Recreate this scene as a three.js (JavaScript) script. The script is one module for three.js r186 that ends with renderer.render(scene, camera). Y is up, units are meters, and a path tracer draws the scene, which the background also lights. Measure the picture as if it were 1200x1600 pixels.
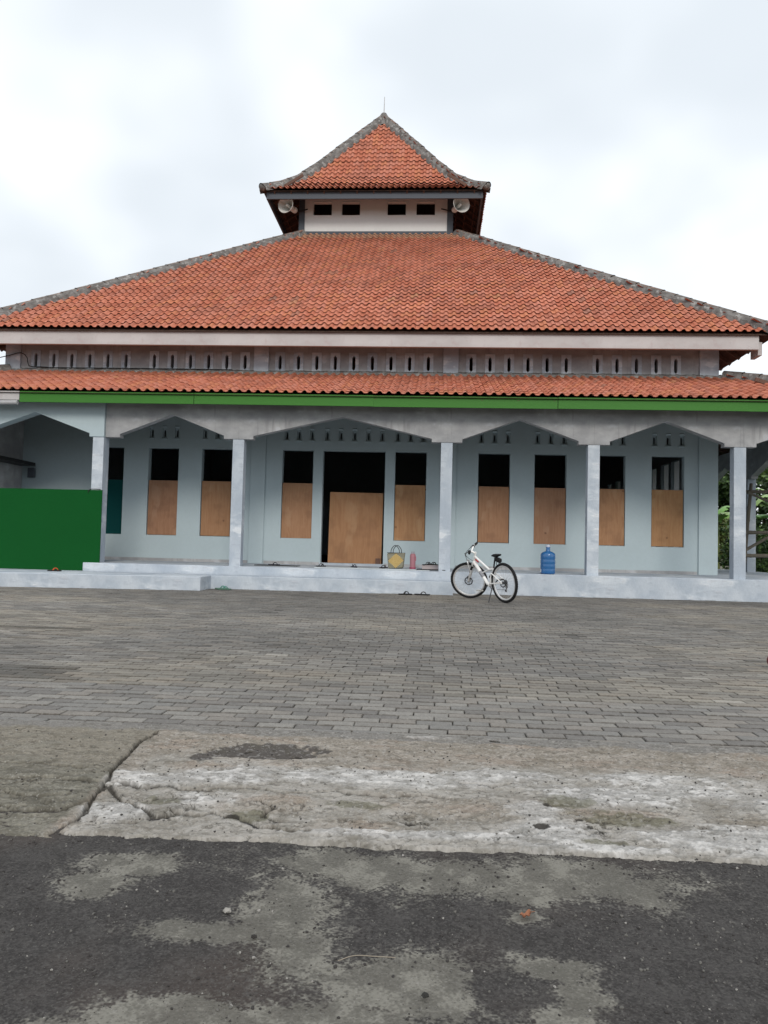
import * as THREE from 'three';
import { mergeGeometries } from 'three/addons/utils/BufferGeometryUtils.js';
import { RoundedBoxGeometry } from 'three/addons/geometries/RoundedBoxGeometry.js';

// ---------------------------------------------------------------- camera, sky, sun, exposure
const scene = new THREE.Scene();
const camera = new THREE.PerspectiveCamera(67.04, 0.75, 0.05, 900);
camera.rotation.order = 'YXZ';
camera.position.set(2.007, 1.0, 0);
camera.rotation.set(0.0441, 0.0627, 0.0243);

const renderer = new THREE.WebGLRenderer({ antialias: true });
renderer.toneMapping = THREE.LinearToneMapping;
renderer.toneMappingExposure = 1.0;
renderer.shadowMap.enabled = true;

{ // overcast sky: bright white layer with soft thicker, bluish-grey patches
  const W = 1024, H = 512, d = new Float32Array(W * H * 4);
  for (let j = 0; j < H; j++) for (let i = 0; i < W; i++) {
    const th = ((j + .5) / H - .5) * Math.PI, ph = ((i + .5) / W - .5) * 2 * Math.PI;
    const y = Math.sin(th), x = Math.cos(th) * Math.cos(ph), z = Math.cos(th) * Math.sin(ph);
    const k = 1 / (Math.abs(y) + .32);
    const a = fbm(x * k * 1.15 + 9.3, z * k * 1.15 + 4.1, 5, 11), b = fbm(x * k * 3.1 + 2, z * k * 3.1 + 7, 4, 12);
    let c = smooth(.48, .74, a * .8 + b * .25);
    const L = 1.25 - .37 * c + .06 * (b - .5), o = (j * W + i) * 4;
    d[o] = L * (.97 - .06 * c); d[o + 1] = L * (1 - .015 * c); d[o + 2] = L * (1.03 + .03 * c); d[o + 3] = 1;
  }
  const t = new THREE.DataTexture(d, W, H, THREE.RGBAFormat, THREE.FloatType);
  t.mapping = THREE.EquirectangularReflectionMapping; t.magFilter = t.minFilter = THREE.LinearFilter;
  t.wrapS = THREE.RepeatWrapping; t.needsUpdate = true;
  scene.background = t; scene.environment = t;
}
const sun = new THREE.DirectionalLight(0xfff6ea, 1.5);
sun.position.set(8, 29, 29); sun.target.position.set(0, 3, -16);
sun.castShadow = true; sun.shadow.radius = 34; sun.shadow.mapSize.set(2048, 2048);
Object.assign(sun.shadow.camera, { left: -26, right: 26, top: 26, bottom: -26, near: 1, far: 90 });
scene.add(sun, sun.target);

// ---------------------------------------------------------------- helpers
function smooth(a, b, x) { x = Math.min(1, Math.max(0, (x - a) / (b - a))); return x * x * (3 - 2 * x); }
function hash(x, y, s) { let n = Math.imul(x, 374761393) + Math.imul(y, 668265263) + Math.imul(s, 1442695041); n = Math.imul(n ^ (n >>> 13), 1274126177); n = Math.imul(n ^ (n >>> 15), 2246822519); return ((n ^ (n >>> 16)) >>> 0) / 4294967296; }
function vn(x, y, s) { const i = Math.floor(x), j = Math.floor(y); let u = x - i, v = y - j; u = u * u * (3 - 2 * u); v = v * v * (3 - 2 * v); const a = hash(i, j, s), b = hash(i + 1, j, s), c = hash(i, j + 1, s), e = hash(i + 1, j + 1, s); return a + (b - a) * u + (c - a) * v + (a - b - c + e) * u * v; }
function fbm(x, y, o, s) { let r = 0, a = .5, n = 0; for (let k = 0; k < o; k++) { r += a * vn(x, y, s + k * 17); n += a; x = x * 2.03 + 13.7; y = y * 2.01 + 7.9; a *= .5; } return r / n; }
function vnp(x, y, px, py, s) { const m = (q, p) => ((q % p) + p) % p, i = Math.floor(x), j = Math.floor(y); let u = x - i, v = y - j; u = u * u * (3 - 2 * u); v = v * v * (3 - 2 * v); const I = m(i, px), I1 = m(i + 1, px), J = m(j, py), J1 = m(j + 1, py); const a = hash(I, J, s), b = hash(I1, J, s), c = hash(I, J1, s), e = hash(I1, J1, s); return a + (b - a) * u + (c - a) * v + (a - b - c + e) * u * v; }
function tf(u, v, fx, fy, o, s) { let r = 0, a = .5, n = 0; for (let k = 0; k < o; k++) { r += a * vnp(u * fx, v * fy, fx, fy, s + k * 31); n += a; fx *= 2; fy *= 2; a *= .55; } return r / n; }   // tileable
function rng(s) { return () => { s = (s + 0x6D2B79F5) | 0; let t = Math.imul(s ^ (s >>> 15), 1 | s); t = (t + Math.imul(t ^ (t >>> 7), 61 | t)) ^ t; return ((t ^ (t >>> 14)) >>> 0) / 4294967296; }; }
const V = (x, y, z) => new THREE.Vector3(x, y, z);
const mix = (a, b, t) => a + (b - a) * t;
const mix3 = (a, b, t) => [mix(a[0], b[0], t), mix(a[1], b[1], t), mix(a[2], b[2], t)];
const s8 = c => Math.round(255 * Math.min(1, Math.max(0, c <= .0031308 ? 12.92 * c : 1.055 * Math.pow(c, 1 / 2.4) - .055)));
// fn(u, v) -> { c: [linear r, g, b], h: height 0..1 }; returns colour and relief maps
function maps(w, h, fn, wrap = THREE.RepeatWrapping) {
  const C = new Uint8Array(w * h * 4), B = new Uint8Array(w * h * 4);
  for (let j = 0; j < h; j++) for (let i = 0; i < w; i++) {
    const r = fn((i + .5) / w, (j + .5) / h), o = (j * w + i) * 4;
    C[o] = s8(r.c[0]); C[o + 1] = s8(r.c[1]); C[o + 2] = s8(r.c[2]); C[o + 3] = 255;
    B[o] = B[o + 1] = B[o + 2] = Math.round(255 * Math.min(1, Math.max(0, r.h))); B[o + 3] = 255;
  }
  const mk = (d, cs) => { const t = new THREE.DataTexture(d, w, h, THREE.RGBAFormat); t.wrapS = t.wrapT = wrap; t.magFilter = THREE.LinearFilter; t.minFilter = THREE.LinearMipmapLinearFilter; t.generateMipmaps = true; if (cs) t.colorSpace = THREE.SRGBColorSpace; t.needsUpdate = true; return t; };
  return { map: mk(C, true), bump: mk(B, false) };
}
function mat(o) { const p = { roughness: .9, ...o, side: THREE.DoubleSide }; p.specularIntensity ??= p.roughness > .75 ? .3 : .8; return new THREE.MeshPhysicalMaterial(p); }
function texMat(m, size, bump, rough = .9, extra = {}) {   // size: metres per repeat [x, y]
  const c = m.map.clone(), b = m.bump.clone(); c.repeat.set(1 / size[0], 1 / size[1]); b.repeat.set(1 / size[0], 1 / size[1]);
  return mat({ map: c, bumpMap: b, bumpScale: bump, roughness: rough, ...extra });
}
const lin = (r, g, b) => new THREE.Color().setRGB(r, g, b);
// uv in metres, by the dominant axis of each face
function metric(g) {
  if (g.index) g = g.toNonIndexed();
  const p = g.attributes.position, uv = new Float32Array(p.count * 2), a = V(), b = V(), c = V();
  for (let i = 0; i < p.count; i += 3) {
    a.fromBufferAttribute(p, i); b.fromBufferAttribute(p, i + 1); c.fromBufferAttribute(p, i + 2);
    const n = b.clone().sub(a).cross(c.clone().sub(a)), x = Math.abs(n.x), y = Math.abs(n.y), z = Math.abs(n.z);
    [a, b, c].forEach((q, k) => { const o = (i + k) * 2; if (z >= x && z >= y) { uv[o] = q.x; uv[o + 1] = q.y; } else if (x >= y) { uv[o] = q.z + 3.3; uv[o + 1] = q.y; } else { uv[o] = q.x; uv[o + 1] = q.z + 1.7; } });
  }
  g.setAttribute('uv', new THREE.BufferAttribute(uv, 2));
  return g;
}
function mesh(name, g, m, parent = scene) { const o = new THREE.Mesh(g, m); o.name = name; o.castShadow = o.receiveShadow = true; parent.add(o); return o; }
function box(x0, x1, y0, y1, z0, z1, r = 0) {
  const w = x1 - x0, h = y1 - y0, d = z1 - z0;
  const g = r ? new RoundedBoxGeometry(w, h, d, 2, r) : new THREE.BoxGeometry(w, h, d);
  g.translate((x0 + x1) / 2, (y0 + y1) / 2, (z0 + z1) / 2); return metric(g);
}
function cyl(a, b, r0, r1 = r0, seg = 10, open = false) {   // tapered bar from a to b
  const d = b.clone().sub(a), g = new THREE.CylinderGeometry(r1, r0, d.length(), seg, 1, open);
  g.applyQuaternion(new THREE.Quaternion().setFromUnitVectors(V(0, 1, 0), d.normalize())); const m = a.clone().add(b).multiplyScalar(.5); g.translate(m.x, m.y, m.z); return g;
}
function tube(pts, r, seg = 24, rs = 7) { return new THREE.TubeGeometry(new THREE.CatmullRomCurve3(pts), seg, r, rs, false); }
function join(list) { return mergeGeometries(list.map(g => { const q = g.index ? g.toNonIndexed() : g; for (const k of Object.keys(q.attributes)) if (!['position', 'normal', 'uv'].includes(k)) q.deleteAttribute(k); return q; })); }
const used = {};
function numbered(n) { used[n] = (used[n] ?? -1) + 1; return used[n] ? n + '_' + String(used[n]).padStart(3, '0') : n; }
function thing(name, label, category, pos = [0, 0, 0], ry = 0, group) {
  const o = new THREE.Group(); o.name = numbered(name); o.position.set(...pos); o.rotation.y = ry; o.userData = { label, category }; if (group) o.userData.group = group; scene.add(o); return o;
}
function part(name, parent) { const o = new THREE.Group(); o.name = name; parent.add(o); return o; }
function structure(o) { o.userData.kind = 'structure'; return o; }
const gy = z => .0024 * Math.max(0, -z - 4.1);      // the yard rises very slightly towards the building

// ---------------------------------------------------------------- surface materials
const plasterTex = maps(1024, 1024, (u, v) => {       // grey cement plaster, blotchy, trowelled
  const a = tf(u, v, 4, 4, 5, 1), b = tf(u, v, 11, 17, 4, 5), c = tf(u, v, 90, 70, 3, 9), st = tf(u, v, 46, 5, 3, 14);
  let t = .46 + .30 * (a - .5) + .18 * (b - .5) + .08 * (c - .5);
  let col = mix3([.295, .30, .312], [.395, .40, .41], smooth(.3, .7, a * .6 + b * .4));
  col = col.map(q => q * (.82 + .36 * (t)));
  col = mix3(col, [.47, .485, .52], .55 * smooth(.60, .72, b * .7 + a * .3));
  col = mix3(col, [.215, .213, .218], .5 * smooth(.58, .75, st * .6 + a * .4));
  return { c: col, h: .5 + .5 * (b - .5) + .35 * (c - .5) };
});
const limeTex = maps(1024, 1024, (u, v) => {          // thin bluish limewash brushed over cement
  const a = tf(u, v, 5, 3, 5, 21), b = tf(u, v, 8, 30, 4, 25), c = tf(u, v, 120, 60, 2, 29), e = tf(u, v, 3, 5, 6, 33);
  let col = mix3([.36, .41, .47], [.47, .515, .565], smooth(.32, .68, a));
  col = mix3(col, [.56, .605, .65], .6 * smooth(.54, .66, e * .75 + b * .25)); col = mix3(col, [.68, .70, .72], .55 * smooth(.64, .70, e * .5 + b * .5));
  col = mix3(col, [.31, .345, .40], .5 * smooth(.58, .7, b * .55 + a * .45));
  col = col.map(q => q * (.95 + .1 * c));
  return { c: col, h: .5 + .6 * (b - .5) + .3 * (c - .5) + .12 * smooth(.56, .61, e * .75 + b * .25) };
});
const paintTex = maps(512, 512, (u, v) => {
  const a = tf(u, v, 3, 3, 5, 41), b = tf(u, v, 50, 50, 3, 45), m = .96 + .09 * (a - .5) + .05 * (b - .5);
  return { c: [.43 * m, .515 * m, .55 * m], h: .5 + .5 * (b - .5) + .5 * (a - .5) };
});
const fasciaTex = maps(512, 512, (u, v) => {
  const a = tf(u, v, 4, 3, 5, 51), b = tf(u, v, 40, 8, 4, 55), c = tf(u, v, 9, 6, 4, 58);
  let col = mix3([.42, .40, .40], [.49, .475, .475], smooth(.3, .7, a));
  col = mix3(col, [.37, .29, .29], .38 * smooth(.55, .75, b * .5 + c * .5));
  return { c: col, h: .5 + .5 * (b - .5) };
});
const mortarTex = maps(512, 512, (u, v) => {
  const a = tf(u, v, 6, 6, 5, 61), b = tf(u, v, 40, 40, 3, 65), e = tf(u, v, 9, 9, 4, 68);
  let col = mix3([.115, .108, .103], [.20, .192, .185], smooth(.3, .7, a)); col = mix3(col, [.34, .335, .325], .6 * smooth(.62, .7, e)); col = mix3(col, [.09, .085, .07], .6 * smooth(.62, .75, b * .4 + a * .6));
  return { c: col.map(q => q * (.9 + .25 * b)), h: .5 + .8 * (a - .5) + .4 * (b - .5) };
});
const clayTex = maps(512, 512, (u, v) => {
  const a = tf(u, v, 6, 6, 5, 71), b = tf(u, v, 70, 70, 3, 75), e = tf(u, v, 14, 8, 4, 78);
  let m = .86 + .28 * (a - .5) + .22 * (b - .5), col = [m, m, m]; col = mix3(col, [.55, .5, .47], .5 * smooth(.6, .75, e));
  return { c: col, h: .5 + .5 * (a - .5) + .3 * (b - .5) };
});
const plyTex = s => maps(512, 1024, (u, v) => {
  const w = tf(u, v, 3, 3, 4, s), g = tf(u + .12 * w, v, 40, 3, 3, s + 4), f = tf(u, v, 160, 12, 2, s + 8), k = tf(u, v, 2, 4, 4, s + 13);
  const ring = .5 + .5 * Math.sin((u * 5 + w * 3.4 + .25 * Math.sin(v * 5)) * 6.283);
  let col = mix3([.30, .158, .078], [.37, .21, .112], smooth(.2, .8, .5 * g + .12 * ring + .38 * f));
  col = mix3(col, [.22, .115, .06], .5 * smooth(.5, .74, k)); col = mix3(col, [.43, .28, .165], .4 * smooth(.60, .74, w));
  const kn = Math.hypot((u - .62) * 1, (v - .28) * 2.1) + .05 * (g - .5); col = mix3(col, [.14, .065, .035], .75 * (1 - smooth(.018, .05, kn)));
  return { c: col, h: .5 + .4 * (f - .5) };
});
const ply = [plyTex(101), plyTex(131), plyTex(171)];
const woodTex = maps(256, 512, (u, v) => { const f = tf(u, v, 30, 4, 4, 91), m = .7 + .6 * (f - .5); return { c: [.11 * m, .07 * m, .055 * m], h: f }; });

const M = {
  plaster: texMat(plasterTex, [2.6, 2.6], .006), lime: texMat(limeTex, [2.2, 2.2], .006, .85), paint: texMat(paintTex, [2.5, 2.5], .003, .8),
  fascia: texMat(fasciaTex, [3.1, 1.3], .004), mortar: texMat(mortarTex, [.9, .9], .02), whitewall: texMat(paintTex, [2.5, 2.5], .003, .8, { color: lin(1.78, 1.48, 1.38) }),
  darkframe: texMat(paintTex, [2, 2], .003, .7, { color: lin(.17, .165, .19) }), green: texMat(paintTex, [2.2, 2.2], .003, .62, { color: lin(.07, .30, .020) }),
  deck: texMat(woodTex, [.8, 1.6], .002), rafter: texMat(woodTex, [.3, 1.2], .002, .9, { color: lin(1.7, 1.6, 1.6) }),
  black: mat({ color: lin(.012, .012, .013), roughness: .6 }),
};
const clayTones = [[.53, .195, .125], [.50, .175, .108], [.56, .215, .140], [.475, .16, .098], [.53, .21, .145], [.44, .165, .11], [.54, .205, .115]];
const clayMats = clayTones.map(c => texMat(clayTex, [.7, .7], .003, .88, { color: lin(...c) }));
const clayBase = texMat(clayTex, [.7, .7], .003, .88);

// ---------------------------------------------------------------- ground, road, apron, yard
structure(mesh('ground', (() => { const g = new THREE.PlaneGeometry(700, 700); g.rotateX(-Math.PI / 2); g.translate(0, -.14, -100); return metric(g); })(), texMat(mortarTex, [3, 3], .02, .95, { color: lin(.6, .62, .45) })));

const blob = (x, z, L) => { let f = -9; for (const [cx, cz, rx, rz] of L) f = Math.max(f, 1 - Math.hypot((x - cx) / rx, (z - cz) / rz)); return f; };
const roadPatches = [[1.08, -2.43, .16, .07], [1.03, -2.24, .09, .085], [2.0, -2.46, .50, .13], [2.42, -2.44, .34, .15], [1.64, -2.22, .11, .25], [1.69, -1.95, .10, .15], [1.47, -2.025, .17, .045],
  [1.97, -1.84, .19, .12], [1.82, -1.68, .22, .075], [1.52, -1.655, .18, .065], [1.3, -1.56, .2, .06], [2.33, -1.955, .11, .05], [2.38, -1.84, .055, .075], [2.315, -1.735, .075, .05], [2.7, -1.62, .16, .05], [1.9, -1.4, .8, .12], [3.5, -2.1, .2, .1], [.3, -2.0, .25, .12], [2.29, -2.19, .06, .05]];
const roadFn = (x, z) => {
  const w1 = fbm(x * 6, z * 6, 4, 201) - .5, w2 = fbm(x * 34, z * 34, 3, 205) - .5, gr = fbm(x * 160, z * 160, 2, 209), g2 = vn(x * 330, z * 330, 213), br = fbm(x * 1.7 + 3, z * 1.7, 4, 217), md = fbm(x * 14, z * 14, 4, 219);
  const pb = blob(x, z, roadPatches) + .05 + w1 * 1.6 + w2 * .8, p = (.45 * smooth(-.42, .16, pb + (gr - .5) * 1.2) + .55 * smooth(-.10, .16, pb + (gr - .5) * .6)) * (.78 + .22 * smooth(.4, .6, md));
  const wear = smooth(.50, .62, md * .6 + gr * .4);
  let asp = mix3([.033, .031, .030], [.056, .053, .051], smooth(.3, .7, gr * .6 + md * .4)); asp = mix3(asp, [.065, .052, .045], .5 * smooth(.5, .75, br)); asp = mix3(asp, [.10, .097, .092], .7 * smooth(.76, .90, g2)); asp = mix3(asp, [.09, .086, .082], .35 * smooth(.60, .74, fbm(x * 90, z * 90, 2, 223))); asp = mix3(asp, [.014, .013, .014], .6 * smooth(.16, .08, g2));
  let dst = mix3([.135, .130, .112], [.185, .178, .156], smooth(.3, .7, gr * .5 + md * .5)); dst = mix3(dst, [.26, .25, .235], .6 * smooth(.84, .92, g2)); dst = mix3(dst, [.045, .042, .038], .65 * smooth(.15, .07, g2)); dst = mix3(dst, [.062, .058, .052], .25 * (1 - wear));
  return { c: mix3(asp, dst, p), h: .42 + .30 * (gr - .5) + .35 * (g2 - .5) * (1 - .5 * p) + .16 * p };
};
{
  const X0 = .1, Wd = 4.0, Z0 = -2.78, Dp = 2.0;
  const t = maps(2048, 1024, (u, v) => roadFn(X0 + u * Wd, Z0 + v * Dp), THREE.MirroredRepeatWrapping);
  const g = new THREE.PlaneGeometry(60, 6.8, 400, 60); g.rotateX(-Math.PI / 2); g.translate(2, 0, .55);
  const p = g.attributes.position, uv = g.attributes.uv;
  for (let i = 0; i < p.count; i++) { const x = p.getX(i), z = p.getZ(i); p.setY(i, -.012 + .010 * (fbm(x * 2.2, z * 2.2, 3, 301) - .5)); uv.setXY(i, (x - X0) / Wd, (z - Z0) / Dp); }
  g.computeVertexNormals();
  structure(mesh('asphalt_road', g, mat({ map: t.map, bumpMap: t.bump, bumpScale: .0045, roughness: .85 })));
}
const cracks = [[[.62, -3.98], [.60, -3.72], [.64, -3.46], [.66, -3.3], [.71, -3.12], [.73, -2.95], [.77, -2.78], [.74, -2.6]], [[.71, -3.1], [.80, -3.10], [.87, -3.06], [.97, -3.10], [1.05, -3.06], [1.13, -3.08], [1.22, -3.10], [1.32, -3.11], [1.46, -3.07], [1.63, -3.12], [1.85, -3.08]],
  [[.73, -3.08], [.81, -2.97], [.87, -2.90], [.97, -2.84], [1.03, -2.785], [1.10, -2.83], [1.17, -2.81], [1.22, -2.85]], [[.74, -2.92], [.66, -2.82], [.57, -2.80], [.42, -2.79], [.2, -2.84]], [[.71, -3.12], [.55, -3.13], [.42, -3.16], [.25, -3.10], [.05, -3.14]], [[1.02, -2.79], [.98, -2.72], [.88, -2.70]], [[1.36, -2.98], [1.44, -2.92], [1.41, -2.84], [1.5, -2.80]], [[1.85, -3.08], [2.0, -3.12], [2.2, -3.06]], [[.2, -2.9], [.33, -2.95], [.5, -2.93], [.62, -2.96]], [[.9, -2.9], [1.0, -2.97], [1.1, -2.96]], [[1.22, -2.85], [1.36, -2.80], [1.42, -2.74], [1.60, -2.72]], [[2.15, -3.3], [2.28, -3.27], [2.36, -3.33]], [[.05, -3.3], [.3, -3.34], [.52, -3.30]]];
const segD = (x, z, a, b) => { const dx = b[0] - a[0], dz = b[1] - a[1], t = Math.min(1, Math.max(0, ((x - a[0]) * dx + (z - a[1]) * dz) / (dx * dx + dz * dz))); return Math.hypot(x - a[0] - t * dx, z - a[1] - t * dz); };
const crackD = (x, z) => { let m = 9; cracks.forEach((c, k) => { for (let i = 0; i + 1 < c.length; i++) { const a = c[i], b = c[i + 1]; if (Math.min(a[0], b[0]) - .12 > x || Math.max(a[0], b[0]) + .12 < x) continue; m = Math.min(m, segD(x, z, a, b) + (k > 4 ? .004 : 0)); } }); return m; };
const pits = [[2.42, -2.84, .022], [2.35, -4.05, .02], [2.60, -2.86, .012], [2.63, -2.83, .010], [2.57, -2.93, .010], [2.47, -3.06, .010], [1.95, -2.83, .014], [1.30, -2.82, .02], [1.4, -3.6, .02], [1.16, -3.66, .014]];
const whites = [[1.15, -3.24, .26, .07], [.84, -3.16, .2, .10], [1.12, -2.95, .17, .08], [.86, -2.82, .13, .07], [1.55, -3.3, .34, .10], [1.95, -3.34, .42, .12], [2.25, -3.42, .3, .07], [2.75, -3.2, .35, .13], [3.1, -3.3, .3, .12], [2.45, -2.80, .16, .10], [2.2, -2.74, .3, .035], [2.62, -2.69, .3, .04], [3.05, -2.80, .3, .12], [2.0, -4.06, .12, .03], [2.9, -3.45, .2, .05], [2.42, -3.0, .07, .16], [3.6, -3.2, .4, .12], [4.2, -3.0, .4, .15], [1.9, -2.72, .3, .03]];
const tans = [[2.1, -2.97, .42, .13], [1.35, -2.92, .3, .10], [2.75, -3.0, .28, .12], [1.75, -3.47, .6, .07], [1.0, -3.38, .22, .08], [1.75, -2.78, .3, .08], [3.3, -2.98, .3, .1], [2.45, -3.1, .14, .12]], darks = [[1.26, -3.66, .3, .13], [1.05, -3.62, .13, .08], [.98, -3.52, .06, .05]], greens = [[1.0, -2.93, .12, .05], [2.62, -2.74, .10, .03], [2.75, -2.95, .22, .08], [1.36, -2.83, .10, .06], [1.75, -2.98, .14, .05], [2.55, -3.1, .12, .07]];
const edgeZ = x => -2.635 + .014 * (vn(x * 70, 2.2, 407) - .5) + .055 * (fbm(x * 2.6, 1.3, 4, 401) - .5) + .03 * (fbm(x * 22, 4.4, 3, 405) - .5) + (x < .75 ? .03 : 0) - .012 * (x - 1.6);
const crackZones = [[1.0, -2.92, .42, .26], [.35, -2.95, .45, .30], [1.42, -2.86, .22, .16], [1.9, -2.86, .3, .14], [2.6, -2.95, .3, .2], [.6, -3.3, .2, .3]];
const worley = (x, z) => { const i = Math.floor(x), j = Math.floor(z); let a = 9, b = 9; for (let p = -1; p < 2; p++) for (let q = -1; q < 2; q++) { const d = Math.hypot(i + p + hash(i + p, j + q, 471) - x, j + q + hash(i + p, j + q, 473) - z); if (d < a) { b = a; a = d; } else if (d < b) b = d; } return b - a; };
const apronFn = (x, z) => {
  const w1 = fbm(x * 3.4, z * 6, 5, 411) - .5, w2 = fbm(x * 26, z * 30, 4, 415) - .5, gr = fbm(x * 130, z * 130, 2, 419), md = fbm(x * 9, z * 14, 4, 421), g2 = vn(x * 260, z * 260, 423), bl = fbm(x * 5 + 8, z * 10, 4, 427);
  const cd = crackD(x + .02 * w2, z + .02 * w2), soil = smooth(.03, -.03, x - (.62 + .09 * smooth(-3.7, -2.9, z) + .05 * w2));
  let c = mix3([.185, .165, .138], [.255, .232, .203], smooth(.3, .7, md * .7 + gr * .3)); c = mix3(c, [.235, .190, .155], .5 * smooth(.52, .68, bl));
  const slabm = smooth(.02, .10, x - (.70 + .05 * w2)) * smooth(-3.66, -3.46, z + .16 * w1 + .06 * w2) * (1 - .9 * smooth(-.2, .45, blob(x, z, tans) + w1 * 1.6 + w2 * .9)); c = mix3(c, mix3([.205, .193, .172], [.30, .287, .265], smooth(.3, .7, md * .6 + bl * .4)), .9 * slabm);
  const wh = smooth(-.50, .40, blob(x, z, whites) + w1 * 1.7 + w2 * .8); c = mix3(c, mix3([.31, .307, .302], [.42, .417, .41], smooth(.35, .75, gr * .4 + bl * .6)), wh * .62);
  c = mix3(c, [.50, .49, .475], .7 * smooth(.60, .72, w2 * .7 + .5 + .08 * wh) * wh);
  c = mix3(c, [.105, .102, .068], .7 * smooth(0, .3, blob(x, z, greens) + w1 * .8 + w2 * .9));
  c = mix3(c, [.058, .053, .050], .9 * smooth(-.02, .14, blob(x, z, darks) + w1 * .7 + w2 * .7));
  let so = mix3([.125, .118, .097], [.18, .17, .142], smooth(.3, .7, md * .6 + gr * .4)); so = mix3(so, [.195, .175, .145], .6 * smooth(-3.15, -3.5, z + .2 * w1)); so = mix3(so, [.165, .16, .135], .3 * smooth(.55, .7, bl)); so = mix3(so, [.07, .066, .055], .45 * smooth(.55, .68, fbm(x * 12, z * 40, 4, 457)) * smooth(-3.6, -3.2, z));
  c = mix3(c, so, soil);
  const top = smooth(-3.93, -4.02, z + .05 * w2 + .10 * w1); c = mix3(c, mix3([.15, .144, .134], [.185, .177, .166], gr), top * (1 - .5 * wh));
  const m1 = fbm(x * 40, z * 60, 4, 441), m2 = fbm(x * 17, z * 44, 4, 445), m3 = fbm(x * 75, z * 75, 3, 449);
  c = c.map(q => q * (.80 + .28 * m3 + .24 * (gr - .5) + .08)); c = mix3(c, [.062, .055, .045], .55 * smooth(.60, .68, m1) * (.35 + .65 * smooth(.45, .6, md))); c = mix3(c, [.075, .070, .055], .35 * smooth(.60, .68, m2)); c = mix3(c, [.40, .39, .375], .25 * smooth(.62, .70, fbm(x * 55 + 5, z * 70, 3, 453)) * (1 - .7 * soil)); c = mix3(c, [.42, .41, .39], .6 * smooth(.88, .95, g2)); c = mix3(c, [.05, .045, .04], .5 * smooth(.12, .05, g2));
  const zn = smooth(-.1, .5, blob(x, z, crackZones) + w1 * 1.2), net = zn > 0 ? zn * (1 - smooth(.02, .075, worley(x * 7 + w2 * 1.6, z * 13 + w1 * 2))) * smooth(.42, .56, fbm(x * 11, z * 11, 3, 477)) : 0; c = mix3(c, [.045, .04, .033], .8 * net);
  const cw = .006 + .013 * fbm(x * 9, z * 9, 3, 431), cr = 1 - smooth(cw * .6, cw * 1.25, cd); c = mix3(c, [.03, .027, .022], .85 * cr);
  let pit = 0, hole = 0; for (const [px, pz, r] of pits) { const d = Math.hypot((x - px) * .8, z - pz) + .010 * w2; pit = Math.max(pit, 1 - smooth(r * .7, r * 1.05, d)); hole = Math.max(hole, 1 - smooth(r * 1.05, r * 1.3, d)); }
  c = mix3(c, [.03, .028, .025], .9 * hole);
  const y = .006 + .016 * w1 + .006 * w2 + .004 * (gr - .5) + .006 * wh * (1 - soil) - .004 * soil - .022 * cr - .012 * net - .016 * pit - .005 * smooth(.58, .68, fbm(x * 40, z * 60, 4, 441)) + .006 * (fbm(x * 17, z * 44, 4, 445) - .5) - .010 * smooth(0, .3, blob(x, z, darks)) - .006 * top;
  return { c, h: .5 + .5 * w2 + .45 * (gr - .5) + .2 * (g2 - .5), y };
};
{
  const X0 = -.9, Wd = 5.8, Z0 = -4.2, Dp = 1.7;
  const t = maps(2048, 640, (u, v) => apronFn(X0 + u * Wd, Z0 + v * Dp), THREE.MirroredRepeatWrapping), m = mat({ map: t.map, bumpMap: t.bump, bumpScale: .008, roughness: .95 });
  const sheet = (x0, x1, nx, nz) => {
    const g = new THREE.PlaneGeometry(x1 - x0, Dp, nx, nz); g.rotateX(-Math.PI / 2); g.translate((x0 + x1) / 2, 0, Z0 + Dp / 2); const p = g.attributes.position, uv = g.attributes.uv;
    for (let i = 0; i < p.count; i++) { const x = p.getX(i), z = p.getZ(i); const q = apronFn(x, z); p.setY(i, q.y + .012 - .018 * smooth(-3.05, -2.66, z) - .03 * smooth(-.006, .02, z - edgeZ(x)) - .02 * smooth(-4.12, -4.18, z)); uv.setXY(i, (x - X0) / Wd, (z - Z0) / Dp); }
    g.computeVertexNormals(); return g;
  };
  const a = part('concrete_apron', scene); structure(a);
  mesh('broken_concrete', sheet(-.9, 4.9, 680, 200), m, a); mesh('side_strip', sheet(-14, -.9, 200, 24), m, a); mesh('side_strip', sheet(4.9, 18, 200, 24), m, a);
}
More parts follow.
